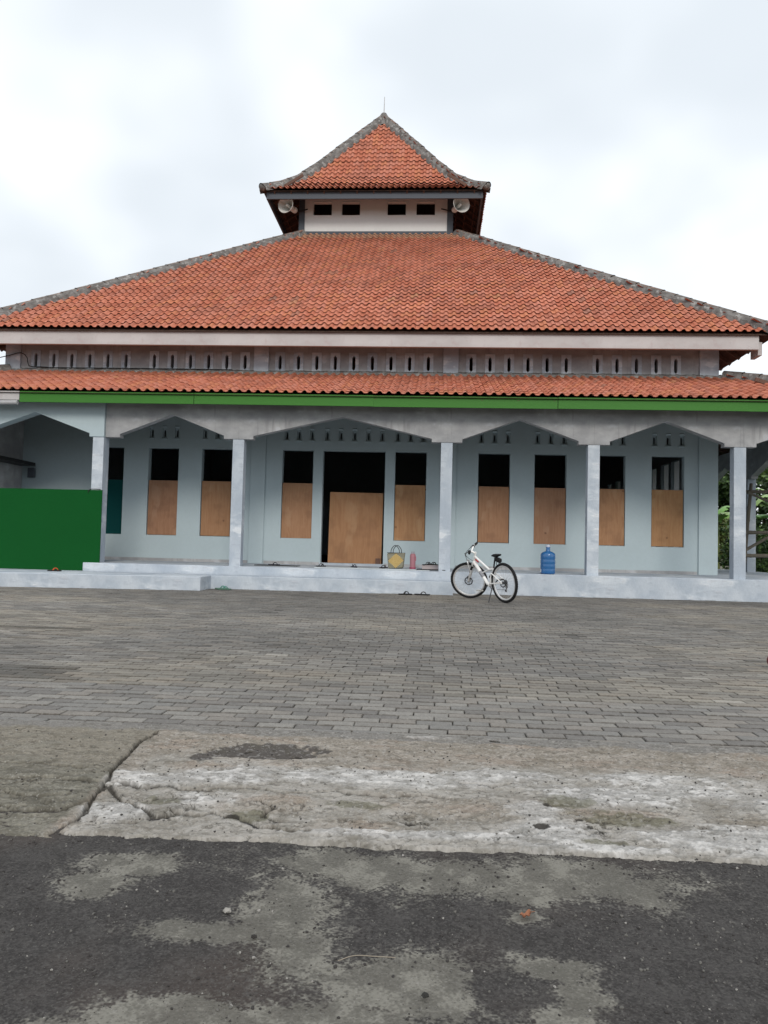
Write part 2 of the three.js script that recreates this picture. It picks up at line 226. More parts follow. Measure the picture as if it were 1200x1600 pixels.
{ // paving blocks in running bond
  const yard = part('paved_yard', scene); structure(yard); yard.position.z = -4.1; yard.rotation.x = .0024;
  const PX = .21, PZ = .105, L = .2045, D = .0962, T = .03, ch = .0035;
  const bedT = maps(1024, 1024, (u, v) => { const a = tf(u, v, 10, 10, 5, 501), b = tf(u, v, 120, 120, 2, 505); const f = smooth(.50, .64, a); return { c: mix3([.026, .024, .022], [.12, .115, .105], f).map(q => q * (.75 + .5 * b)), h: .3 + .4 * f + .3 * b }; });
  const bg = new THREE.PlaneGeometry(27, 13.4, 180, 90); bg.rotateX(-Math.PI / 2); bg.translate(1.5, 0, -6.65);
  { const p = bg.attributes.position; for (let i = 0; i < p.count; i++) p.setY(i, -.012 + .005 * smooth(.52, .75, fbm(p.getX(i) * .9, p.getZ(i) * .9, 4, 511))); bg.computeVertexNormals(); }
  mesh('joint_sand', metric(bg), texMat(bedT, [4.3, 4.3], .004, .97), yard);
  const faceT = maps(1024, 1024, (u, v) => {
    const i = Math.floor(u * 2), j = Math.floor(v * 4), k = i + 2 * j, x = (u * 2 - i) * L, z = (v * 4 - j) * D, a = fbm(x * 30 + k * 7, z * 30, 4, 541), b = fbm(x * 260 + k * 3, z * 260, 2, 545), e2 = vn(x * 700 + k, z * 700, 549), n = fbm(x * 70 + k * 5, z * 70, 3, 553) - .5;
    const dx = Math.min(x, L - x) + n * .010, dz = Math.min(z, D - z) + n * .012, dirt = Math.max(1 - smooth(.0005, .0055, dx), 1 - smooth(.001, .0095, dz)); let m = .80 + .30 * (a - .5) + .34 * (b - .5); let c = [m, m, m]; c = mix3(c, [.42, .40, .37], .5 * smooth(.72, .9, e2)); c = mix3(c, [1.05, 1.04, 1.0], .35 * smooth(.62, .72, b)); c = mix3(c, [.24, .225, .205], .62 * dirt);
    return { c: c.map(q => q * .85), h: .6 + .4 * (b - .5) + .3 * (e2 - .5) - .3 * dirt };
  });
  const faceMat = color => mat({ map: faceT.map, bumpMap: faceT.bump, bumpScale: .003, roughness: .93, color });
  const block = (k) => {
    const r = rng(900 + k), j = () => (r() - .5) * .004, a = [[-L / 2 + j(), -D / 2 + j() * .6], [L / 2 + j(), -D / 2 + j() * .6], [L / 2 + j(), D / 2 + j() * .6], [-L / 2 + j(), D / 2 + j() * .6]], P = [], U = [];
    const put = (p) => { P.push(...p); U.push(((k % 2) + Math.min(.985, Math.max(.015, p[0] / L + .5))) / 2, ((k >> 1) + Math.min(.97, Math.max(.03, p[2] / D + .5))) / 4); }, quad = (a, b, c, d) => { put(a); put(b); put(c); put(a); put(c); put(d); };
    const tp = a.map(([x, z]) => [x - Math.sign(x) * ch, 0, z - Math.sign(z) * ch]), md = a.map(([x, z]) => [x, -ch, z]), bt = a.map(([x, z]) => [x, -T, z]);
    quad(tp[3], tp[2], tp[1], tp[0]);
    for (let i = 0; i < 4; i++) { const n = (i + 1) % 4; quad(md[i], tp[i], tp[n], md[n]); quad(bt[i], md[i], md[n], bt[n]); }
    const g = new THREE.BufferGeometry(); g.setAttribute('position', new THREE.Float32BufferAttribute(P, 3)); g.setAttribute('uv', new THREE.Float32BufferAttribute(U, 2)); g.computeVertexNormals(); return g;
  };
  const geos = [...Array(8)].map((_, k) => block(k)), tones = [[.197, .190, .178], [.178, .170, .160], [.222, .214, .200], [.158, .152, .145], [.208, .195, .179], [.186, .182, .174]];
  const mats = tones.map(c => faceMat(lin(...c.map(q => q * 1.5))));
  const rest = [], r = rng(77);
  const stains = [[-1.1, -5.65, .5, .28], [-.75, -5.45, .25, .12], [-3.5, -7.4, .7, .2], [-2.4, -8.3, .8, .16]], pale = [[-5, -11, 3.5, 1.6], [.2, -9.6, 1.2, .3], [2.2, -7.3, .4, .1], [2.75, -5.0, .16, .06], [-4, -8, 2, .3]];
  const tone = (x, z, c) => { const n = fbm(x * .5, z * .9, 4, 521), q = fbm(x * 3, z * 4, 3, 525); let m = .90 + .55 * (n - .5) + .35 * (q - .5); m *= 1 - .40 * smooth(0, .25, blob(x, z, stains) + (q - .5)); m *= 1 + .16 * smooth(0, .4, blob(x, z, pale) + (q - .5)); c = c.map(k => k * m); return mix3(c, [c[0] * 1.03, c[1] * 1.0, c[2] * .94], smooth(.45, .7, n)); };
  let near = 0;
  for (let k = 0; k < 119; k++) {
    const z = -.06 - k * PZ, wz = z - 4.1, off = (k % 2) * .5 * PX + (hash(k, 3, 5) - .5) * .05;
    for (let i = -52; i < 62; i++) {
      const x = 1.5 + i * PX + off + (r() - .5) * .003, y = (r() - .5) * .006 + .012 * (fbm(x * .8, wz * .8, 3, 531) - .5), rot = (r() - .5) * .032, tx = (r() - .5) * .014, tz = (r() - .5) * .014, pick = r(), pt = r(), fl = r();
      if (wz < -16.7) continue;
      const m = new THREE.Matrix4().compose(V(x, y, z), new THREE.Quaternion().setFromEuler(new THREE.Euler(tx, rot + (fl > .5 ? Math.PI : 0), tz)), V(1, 1, 1));
      if (near < 300 && x > -.9 - k * .05 && x < 4.3 + k * .05 && k < 14) {
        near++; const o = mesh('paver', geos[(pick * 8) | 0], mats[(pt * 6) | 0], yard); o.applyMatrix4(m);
      } else { let c = tone(x, wz, tones[(pt * 6) | 0]); if (pick > .985) c = c.map(q => q * 1.25); else if (pick < .04) c = c.map(q => q * .78); rest.push([m, c]); }
    }
  }
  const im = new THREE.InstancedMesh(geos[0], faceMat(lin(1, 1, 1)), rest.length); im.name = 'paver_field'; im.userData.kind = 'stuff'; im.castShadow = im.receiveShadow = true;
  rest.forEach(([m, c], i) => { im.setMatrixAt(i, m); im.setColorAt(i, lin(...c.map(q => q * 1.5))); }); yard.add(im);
}
{ // loose grit on the road and along the broken concrete
  const r = rng(5150), g = new THREE.IcosahedronGeometry(1, 0), p = g.attributes.position; for (let i = 0; i < p.count; i++) { const h = .75 + .5 * hash(Math.round(p.getX(i) * 50), Math.round(p.getY(i) * 50), Math.round(p.getZ(i) * 50)); p.setXYZ(i, p.getX(i) * h, p.getY(i) * h * .6, p.getZ(i) * h); } g.computeVertexNormals();
  const list = []; while (list.length < 17000) {
    const x = -.6 + r() * 5.2, z = -1.2 - r() * 2.7, road = z > edgeZ(x); const bd = Math.abs(blob(x, z, roadPatches) + (fbm(x * 6, z * 6, 4, 201) - .5) * 1.5), pr = road ? .5 * smooth(.45, .62, fbm(x * 5, z * 5, 3, 611)) + .6 * smooth(.3, .0, bd) + .08 + .5 * smooth(.12, .02, z - edgeZ(x)) : .10; if (r() > pr) continue;
    const s = .0010 + .0046 * Math.pow(r(), 5); const y = road ? -.012 + .010 * (fbm(x * 2.2, z * 2.2, 3, 301) - .5) : apronFn(x, z).y + .012; const t = r();
    list.push([new THREE.Matrix4().compose(V(x, y + s * .3, z), new THREE.Quaternion().setFromEuler(new THREE.Euler(r() * .6, r() * 6, r() * .6)), V(s, s, s)), t > .95 ? [.26, .25, .235] : t > .45 ? [.12, .116, .108] : [.045, .042, .041]]);
  }
  const im = new THREE.InstancedMesh(g, mat({ roughness: .95 }), list.length); im.name = 'loose_grit'; im.userData = { kind: 'stuff', label: 'fine grey grit scattered over the asphalt', category: 'grit' }; im.castShadow = im.receiveShadow = true;
  list.forEach(([m, c], i) => { im.setMatrixAt(i, m); im.setColorAt(i, lin(...c)); }); scene.add(im);
}

// ---------------------------------------------------------------- the mosque
const mosque = thing('mosque_building', 'pale mosque with red clay tiled hip roofs, small square lantern tower and arched porch', 'mosque');
const FL = .485, ZF = -16.7, ZW = -19.41, CZ = -28.5;    // floor level, column face, hall wall face, plan centre
const plan = (pts, y0, y1, bev = .012) => { const s = new THREE.Shape(pts.map(([x, z]) => new THREE.Vector2(x, -z))); const g = new THREE.ExtrudeGeometry(s, { depth: y1 - y0 - bev, bevelEnabled: true, bevelSize: bev, bevelThickness: bev, bevelOffset: -bev, bevelSegments: 2 }); g.rotateX(-Math.PI / 2); g.translate(0, y0, 0); return metric(g); };
mesh('porch_floor', plan([[-5.62, -16.55], [12.1, -16.55], [12.1, -40], [-12.1, -40], [-12.1, -18.3], [-5.62, -18.3]], -.1, FL), M.lime, mosque);
mesh('front_step', plan([[-12, -14.15], [-2.58, -15.2], [-2.58, -15.95], [2.46, -15.95], [2.46, -16.53], [-5.64, -16.53], [-5.64, -18.28], [-12, -18.28]], -.1, .30), M.lime, mosque);
mesh('hall_floor', box(-8.9, 8.74, FL + .003, FL + .012, -37.4, -19.62), mat({ color: lin(.16, .045, .04), roughness: .95 }), mosque);
// front wall with its openings
const rect = (x0, x1, y0, y1) => new THREE.Path([[x0, y0], [x1, y0], [x1, y1], [x0, y1]].map(p => new THREE.Vector2(...p)));
const slot = (x, y0, y1, w) => new THREE.Path([[x - w / 2, y0 + w * .6], [x, y0], [x + w / 2, y0 + w * .6], [x + w / 2, y1 - w * .6], [x, y1], [x - w / 2, y1 - w * .6]].map(p => new THREE.Vector2(...p)));
const slab = (x0, x1, y0, y1, holes, t) => { const s = new THREE.Shape([[x0, y0], [x1, y0], [x1, y1], [x0, y1]].map(p => new THREE.Vector2(...p))); s.holes = holes; return new THREE.ExtrudeGeometry(s, { depth: t, bevelEnabled: false }); };
const winX = [-6.36, -4.92, -3.526, -1.436, 1.436, 3.526, 4.92, 6.36, 7.786], WT = 3.387, WB = 1.145, BT = 2.555;
const ventX = [-1.74, -1.42, -1.09, -.70, -.35, 0, .35, .70, 1.10, 1.42, 1.74]; for (const x of winX) if (Math.abs(x) > 2) for (const d of [-.33, 0, .33]) ventX.push(x + d);
{
  const holes = [rect(-.79, .79, FL + .06, WT)]; for (const x of winX) holes.push(rect(x - .395, x + .395, WB, WT)); for (const x of ventX) holes.push(rect(x - .055, x + .055, 3.64, 3.90));
  const g = slab(-9.2, 8.96, FL - .05, 5.2, holes, .2); g.translate(0, 0, ZW - .2); mesh('hall_wall', metric(g), M.paint, mosque);
  const h2 = [], sx = []; for (const L of [[-8.42, 6, .482], [-5.26, 6, .476], [-1.97, 9, .474], [2.9, 6, .474], [6.04, 5, .478]]) for (let k = 0; k < L[1]; k++) sx.push(L[0] + k * L[2]);
  for (const x of sx) h2.push(slot(x, 5.44, 5.82, .075)); const u = slab(-9.2, 8.96, 5.2, 6.78, h2, .2); u.translate(0, 0, ZW - .2); mesh('upper_wall', metric(u), M.plaster, mosque);
  for (const x of sx) { const f = slab(x - .125, x + .125, 5.385, 5.90, [slot(x, 5.435, 5.825, .085)], .014); f.translate(0, 0, ZW + .001); mesh('vent_frame', metric(f), M.lime, mosque); }
}
for (const [a, b] of [[-9.22, -8.82], [-2.64, -2.26], [2.20, 2.58], [8.52, 8.98]]) {
  mesh('pilaster', box(a, b, FL, 4.95, ZW + .002, ZW + .045, .006), M.paint, mosque); mesh('upper_pilaster', box(a + (a < -9 ? 0 : .0), b, 5.0, 6.6, ZW + .002, ZW + .06, .008), M.lime, mosque);
}
for (const [a, b] of [[-8.5, -2.66], [-2.24, -.83], [.83, 2.18], [2.60, 8.5]]) mesh('skirting', box(a, b, FL - .01, FL + .075, ZW + .002, ZW + .014), M.plaster, mosque);
mesh('door_sill', box(-.82, .82, FL - .02, FL + .058, ZW - .22, ZW + .035, .008), M.lime, mosque);
for (const x of ventX) {   // vent block: set back plate with a slot, sloped head and a sill
  const v = part('vent_block', mosque); const p = slab(x - .054, x + .054, 3.641, 3.899, [slot(x, 3.67, 3.86, .045)], .03); p.translate(0, 0, ZW - .075); mesh('slotted_plate', metric(p), M.paint, v);
  mesh('vent_sill', box(x - .078, x + .078, 3.615, 3.638, ZW + .001, ZW + .03), M.paint, v);
  const hd = new THREE.BufferGeometry(); hd.setAttribute('position', new THREE.Float32BufferAttribute([x - .07, 3.905, ZW + .002, x + .07, 3.905, ZW + .002, x + .05, 3.945, ZW + .02, x - .07, 3.905, ZW + .002, x + .05, 3.945, ZW + .02, x - .05, 3.945, ZW + .02, x - .05, 3.945, ZW + .02, x + .05, 3.945, ZW + .02, x + .06, 3.965, ZW + .002, x - .05, 3.945, ZW + .02, x + .06, 3.965, ZW + .002, x - .06, 3.965, ZW + .002], 3)); hd.computeVertexNormals(); mesh('vent_head', metric(hd), M.paint, v);
}
winX.forEach((x, i) => {
  const teal = i < 1, w = .386 - .004 * (i % 3), m = teal ? mat({ color: lin(.003, .05, .05), roughness: .9 }) : texMat(ply[i % 3], [.83, 1.62], .001, .72, { color: lin(1.04 - .05 * ((i * 3) % 4), 1.02 - .055 * ((i * 3) % 4), 1 - .05 * (i % 3)) });
  const g = new THREE.BoxGeometry(w * 2, BT - WB - .012, .012); const uv = g.attributes.uv; for (let k = 0; k < uv.count; k++) uv.setXY(k, uv.getX(k) * .78 + (i * .37) % 1, uv.getY(k) * 1.41 + (i * .53) % 1);
  const o = mesh('window_board', g, m, mosque); o.position.set(x + .003 * (i % 2), (WB + BT) / 2 - .002 + .004 * (i % 3), ZW - .045); if (teal) o.userData.label = 'teal painted board';
  mesh('board_batten', box(x - .40, x + .40, BT - .12, BT - .07, ZW - .24, ZW - .203), M.rafter, mosque);
});
// other hall walls; right-side openings hold added translucent panes for a grey glow
for (const [a, b, c, d] of [[-9.1, -8.9, -37.6, ZW - .2], [-8.9, 8.75, -37.6, -37.4]]) mesh('hall_wall', box(a, b, FL - .05, 6.78, c, d), M.paint, mosque);
{
  const addedPane = new THREE.MeshPhysicalMaterial({ color: lin(.85, .86, .88), roughness: 1, transmission: .75, thickness: 0, side: THREE.DoubleSide });
  const zs = [-20.75, -22.03, -23.0, -24.22, -25.6, -27.05, -28.72, -30.1], holes = zs.map(z => rect(-z - .37, -z + .37, WB, 3.58)), g = slab(-(ZW - .2), 37.6, FL - .05, 6.78, holes, .2); g.rotateY(Math.PI / 2); g.translate(8.76, 0, 0); mesh('hall_wall', metric(g), M.paint, mosque);
  for (const z of zs) mesh('added_glow_pane', box(8.85, 8.858, WB, 3.58, z - .372, z + .372), addedPane, mosque);
}
// porch columns and arched beams
const colX = [-11.55, -8.47, -5.425, -2.287, 2.287, 5.425, 8.47, 11.55];
for (const x of colX) { const f = x < -5 && x > -9 ? .06 : 0, b = x < -6 ? -.1 : FL - .01; mesh('column', box(x - .125, x + .125, b, 3.28, ZF - .235, ZF + f, .006), M.lime, mosque); }
const archShape = (a, b, br = .33) => { const m = (a + b) / 2; return new THREE.Shape([[a, 4.26], [b, 4.26], [b, 3.272], [b - br, 3.272], [b - br, 3.345], [m, 3.80], [a + br, 3.345], [a + br, 3.272], [a, 3.272]].reverse().map(p => new THREE.Vector2(...p))); };
for (let i = 0; i + 1 < colX.length; i++) {
  const fw = i < 2, g = new THREE.ExtrudeGeometry(archShape(colX[i] + (i === 0 ? -.12 : 0) + (i === 2 ? .136 : 0), colX[i + 1] + (i === 6 ? .12 : 0) + (i === 1 ? .132 : 0)), { depth: .2 + (fw ? .07 : 0), bevelEnabled: true, bevelSize: .004, bevelThickness: .004, bevelOffset: -.004, bevelSegments: 1 });
  g.translate(0, 0, ZF - .2 + .012); mesh('arch_beam', metric(g), fw ? M.paint : M.plaster, mosque);
}
{
  const zc = [-16.815, -20.35, -23.9, -27.45, -31];
  for (const sx of [-1, 1]) zc.forEach((z, i) => {
    if (i) mesh('column', box(sx * 11.55 - .125, sx * 11.55 + .125, sx > 0 ? FL - .01 : -.1, 3.28, z - .125, z + .125, .006), M.lime, mosque);
    if (i + 1 < zc.length) { const g = new THREE.ExtrudeGeometry(archShape(-z + (i ? 0 : .13), -zc[i + 1]), { depth: .2, bevelEnabled: false }); g.rotateY(Math.PI / 2); g.translate(sx * 11.55 - .1, 0, 0); mesh('arch_beam', metric(g), M.plaster, mosque); }
  });
}
// store room built into the left end of the porch
mesh('partition_wall', box(-8.76, -8.63, .28, 4.6, ZW + .05, -16.96), M.plaster, mosque); mesh('shelf', box(-8.62, -8.2, 2.84, 2.92, -19.2, -17.4), M.black, mosque); mesh('switch_box', box(-8.45, -8.27, 2.55, 2.80, ZW + .05, ZW + .13, .01), M.darkframe, mosque);

// clay tiles, hip caps, decks
const TW = .2, makeTile = lift => {
  const pr = [[-.103, .007], [-.05, 0], [-.014, .008], [.004, .036], [.032, .053], [.060, .051], [.086, .026], [.101, .008]], Lt = .335, P = [], U = [];
  const q = (a, b, c, d) => { for (const p of [a, b, c, a, c, d]) { P.push(...p); U.push(p[0] + .37, p[2] + p[1]); } };
  for (let i = 0; i + 1 < pr.length; i++) { const [x0, h0] = pr[i], [x1, h1] = pr[i + 1]; q([x0, h0 + lift, 0], [x1, h1 + lift, 0], [x1, h1, -Lt], [x0, h0, -Lt]); q([x0, h0 + lift - .009, -.003], [x1, h1 + lift - .009, -.003], [x1, h1 + lift, 0], [x0, h0 + lift, 0]); q([x0, h0 + lift - .016, -.07], [x1, h1 + lift - .016, -.07], [x1, h1 + lift - .009, -.003], [x0, h0 + lift - .009, -.003]); }
  const g = new THREE.BufferGeometry(); g.setAttribute('position', new THREE.Float32BufferAttribute(P, 3)); g.setAttribute('uv', new THREE.Float32BufferAttribute(U, 2));
  g.computeVertexNormals(); return g;
}, steepTile = makeTile(.034), lowTile = makeTile(.016);
let seedR = 40;
function roofFace(roof, o) {   // o: O [x, z] eave centre, inn inward dir, prof [[d, y]...], range(d), row, keep(x, row)
  const tileGeo = o.low ? lowTile : steepTile, inn = V(...o.inn), u = inn.clone().cross(V(0, 1, 0)), r = rng(++seedR), list = []; let s = 0, kept = 0, row = 0;
  const lens = []; let tot = 0; for (let i = 0; i + 1 < o.prof.length; i++) { const l = Math.hypot(o.prof[i + 1][0] - o.prof[i][0], o.prof[i + 1][1] - o.prof[i][1]); lens.push(l); tot += l; }
  const n = Math.round(tot / o.row), step = tot / n;
  for (row = 0; row < n; row++) {
    s = row * step; let k = 0, a = s; while (k < lens.length - 1 && a > lens[k]) a -= lens[k++];
    const [d0, y0] = o.prof[k], [d1, y1] = o.prof[k + 1], t = a / lens[k], d = mix(d0, d1, t), y = mix(y0, y1, t), dd = (d1 - d0) / lens[k], dy = (y1 - y0) / lens[k];
    const Z = inn.clone().multiplyScalar(-dd).add(V(0, -dy, 0)), Y = Z.clone().cross(u), [a0, a1] = o.range(d + .06), base = V(o.O[0], y, o.O[1]).addScaledVector(inn, d).addScaledVector(Y, .012);
    for (let c = Math.ceil(a0 / TW - .5); c * TW <= a1 + .02; c++) {
      const x = c * TW + (r() - .5) * .008, p = base.clone().addScaledVector(u, x).addScaledVector(Z, (r() - .5) * .014).addScaledVector(Y, (r() - .5) * .006), rz = (r() - .5) * .03, rx = (r() - .5) * .02, pk = r(), br = r();
      const m = new THREE.Matrix4().makeBasis(u, Y, Z).setPosition(p).multiply(new THREE.Matrix4().makeRotationFromEuler(new THREE.Euler(rx, rz * .6, rz)));
      const nz = fbm(x * .8 + o.O[0], s * 1.1 + row * .3, 4, 700 + seedR);
      if (o.keep && kept < 300 && o.keep(x, row)) { kept++; mesh('roof_tile', tileGeo, clayMats[Math.min(6, (pk * 6.99) | 0)], roof).applyMatrix4(m); }
      else { let cc = clayTones[(pk * 7) | 0].map(q => q * (1.0 + .4 * (nz - .5))); if (br > .993) cc = mix3(cc, [.22, .16, .13], .45); else if (br < .008) cc = mix3(cc, [.50, .27, .14], .5); if (o.topDust && row >= n - 2) cc = mix3(cc, [.52, .36, .24], .35 + .4 * br); if (o.topStain && row >= n - 3) cc = mix3(cc, [.30, .11, .06], .5 * br); list.push([m, cc]); }
    }
  }
  const im = new THREE.InstancedMesh(tileGeo, clayBase, list.length); im.name = 'tile_field'; im.userData.kind = 'stuff'; im.castShadow = im.receiveShadow = true; list.forEach(([m, c], i) => { im.setMatrixAt(i, m); im.setColorAt(i, lin(...c)); }); roof.add(im);
  // boarding below the tiles
  const P = []; for (let k = 0; k + 1 < o.prof.length; k++) { const [d0, y0] = o.prof[k], [d1, y1] = o.prof[k + 1], A = (d, y, e) => V(o.O[0], y - .045, o.O[1]).addScaledVector(inn, d).addScaledVector(u, o.range(d)[e]); const a = A(d0, y0, 0), b = A(d0, y0, 1), c = A(d1, y1, 1), e = A(d1, y1, 0); for (const q of [a, b, c, a, c, e]) P.push(q.x, q.y, q.z); }
  const g = new THREE.BufferGeometry(); g.setAttribute('position', new THREE.Float32BufferAttribute(P, 3)); g.computeVertexNormals(); mesh('roof_boarding', metric(g), M.deck, roof);
}
const capMats = [[.95, .88, .84], [1.05, .92, .86], [.85, .80, .77], [1.1, .86, .76]].map(c => texMat(mortarTex, [.7, .7], .012, .92, { color: lin(...c) }));
function hip(roof, pts, rad, len, lift = .06) {
  const r = rng(++seedR), C = new THREE.CurvePath(); for (let i = 0; i + 1 < pts.length; i++) C.add(new THREE.LineCurve3(pts[i], pts[i + 1]));
  const tot = C.getLength(), n = Math.round(tot / len), at = s => C.getPointAt(Math.min(1, Math.max(0, s / tot)));
  const fr = s => { const t = at(s + .05).sub(at(s - .05)).normalize(), side = t.clone().cross(V(0, 1, 0)).normalize(); return { t, side, up: side.clone().cross(t) }; };
  { // mortar bedding
    { const e = new THREE.SphereGeometry(rad * 1.25, 12, 8); e.scale(1, .9, 1); const p0 = at(.04); e.translate(p0.x, p0.y + lift * .4, p0.z); mesh('hip_end', metric(e), M.mortar, roof); }
    const N = Math.ceil(tot / .09), P = [], prev = []; const w0 = rad * .9, w1 = rad * 1.65;
    for (let i = 0; i <= N; i++) { const s = tot * i / N, { side, up } = fr(s), c = at(s), j = () => (r() - .5) * .025, ring = [[-w1 + j(), -.13], [-w1 * .9 + j(), .0 + j()], [-w0 * .9 + j(), lift + rad * .5 + j()], [w0 * .9 + j(), lift + rad * .5 + j()], [w1 * .9 + j(), .0 + j()], [w1 + j(), -.13]].map(([a, b]) => c.clone().addScaledVector(side, a).addScaledVector(up, b)); if (i) for (let k = 0; k < 5; k++) for (const q of [prev[k], prev[k + 1], ring[k + 1], prev[k], ring[k + 1], ring[k]]) P.push(q.x, q.y, q.z); prev.splice(0, 9, ...ring); }
    const g = new THREE.BufferGeometry(); g.setAttribute('position', new THREE.Float32BufferAttribute(P, 3)); g.computeVertexNormals(); mesh('hip_mortar', metric(g), M.mortar, roof);
  }
  for (let i = 0; i < n; i++) {
    const s = (i + .5) * tot / n, L = tot / n + .06, { t, side, up } = fr(s), g = new THREE.CylinderGeometry(rad * .88, rad * 1.06, L, 12, 1, true, -Math.PI / 2, Math.PI), lipg = new THREE.TorusGeometry(rad * 1.04, .010, 5, 12, Math.PI); lipg.rotateX(-Math.PI / 2); lipg.rotateY(0); lipg.translate(0, -L / 2, 0); lipg.scale(1, 1, -1);
    // local: y along the hip (upwards), z outward
    const q = join([g, lipg]); const o = mesh('hip_cap', metric(q), capMats[(r() * 4) | 0], roof);
    o.applyMatrix4(new THREE.Matrix4().makeBasis(side, t, side.clone().cross(t)).setPosition(at(s).addScaledVector(up, lift - .02 + r() * .012)).multiply(new THREE.Matrix4().makeRotationFromEuler(new THREE.Euler(.03, 0, (r() - .5) * .05))));
  }
}
const rafters = (roof, O, inn, y0, slope, dLen, a0, a1, gap, w = .05) => { const I = V(...inn), u = I.clone().cross(V(0, 1, 0)); for (let a = a0; a <= a1; a += gap) { const A = V(O[0], y0 - .10, O[1]).addScaledVector(u, a).addScaledVector(I, .06), B = A.clone().addScaledVector(I, dLen).add(V(0, dLen * slope, 0)), g = new THREE.BoxGeometry(w, .09, A.distanceTo(B)); const o = mesh('rafter', metric(g), M.rafter, roof); o.position.copy(A).add(B).multiplyScalar(.5); o.lookAt(B); } };
{ // main roof
  const roof = part('main_roof', mosque), E = 10.0, y0 = 6.22, sl = .731, D = 7.37, prof = [[0, y0], [D, y0 + sl * D]];
  const sides = [[[0, CZ + E], [0, 0, -1], 1], [[E, CZ], [-1, 0, 0], 0], [[-E, CZ], [1, 0, 0], 0]];
  for (const [O, inn, f] of sides) roofFace(roof, { O, inn, prof, range: d => [-(E - d), E - d], row: .295, topDust: !!f, keep: f ? (x, row) => row < 4 && x > -8.7 && x < 9.6 : null });
  { const g = new THREE.BufferGeometry(), t = E - D, yt = y0 + sl * D; g.setAttribute('position', new THREE.Float32BufferAttribute([-E, y0, CZ - E, t, yt, CZ - t, E, y0, CZ - E, -E, y0, CZ - E, -t, yt, CZ - t, t, yt, CZ - t], 3)); g.computeVertexNormals(); mesh('rear_slope', metric(g), clayMats[1], roof); }
  for (const [sx, sz] of [[-1, 1], [1, 1], [1, -1], [-1, -1]]) hip(roof, [V(sx * (E + .04), y0 + .05, CZ + sz * (E + .04)), V(sx * (E - D), y0 + sl * D + .05, CZ + sz * (E - D))], .115, .42, .04);
  mesh('eave_fascia', box(-9.85, 9.62, 5.85, 6.19, CZ + E - .17, CZ + E - .07, .006), M.fascia, roof); mesh('eave_fascia', box(9.64, 9.74, 5.74, 6.06, CZ + E - .62, CZ + E - .18, .006), M.fascia, roof); mesh('eave_fascia', box(-9.85, -9.75, 5.74, 6.06, CZ + E - .62, CZ + E - .18, .006), M.fascia, roof);
  rafters(roof, [E, CZ], [-1, 0, 0], y0, sl, 1.0, -9.2, 9.2, .62); rafters(roof, [-E, CZ], [1, 0, 0], y0, sl, 1.0, -9.2, 9.2, .62); rafters(roof, [0, CZ + E - .2], [0, 0, -1], y0 + .14, sl, .7, -9.2, 9.2, .8);
  mesh('eave_soffit', box(-9.58, 9.5, 6.12, 6.14, CZ + 9.16, CZ + E - .18), M.deck, roof);
}
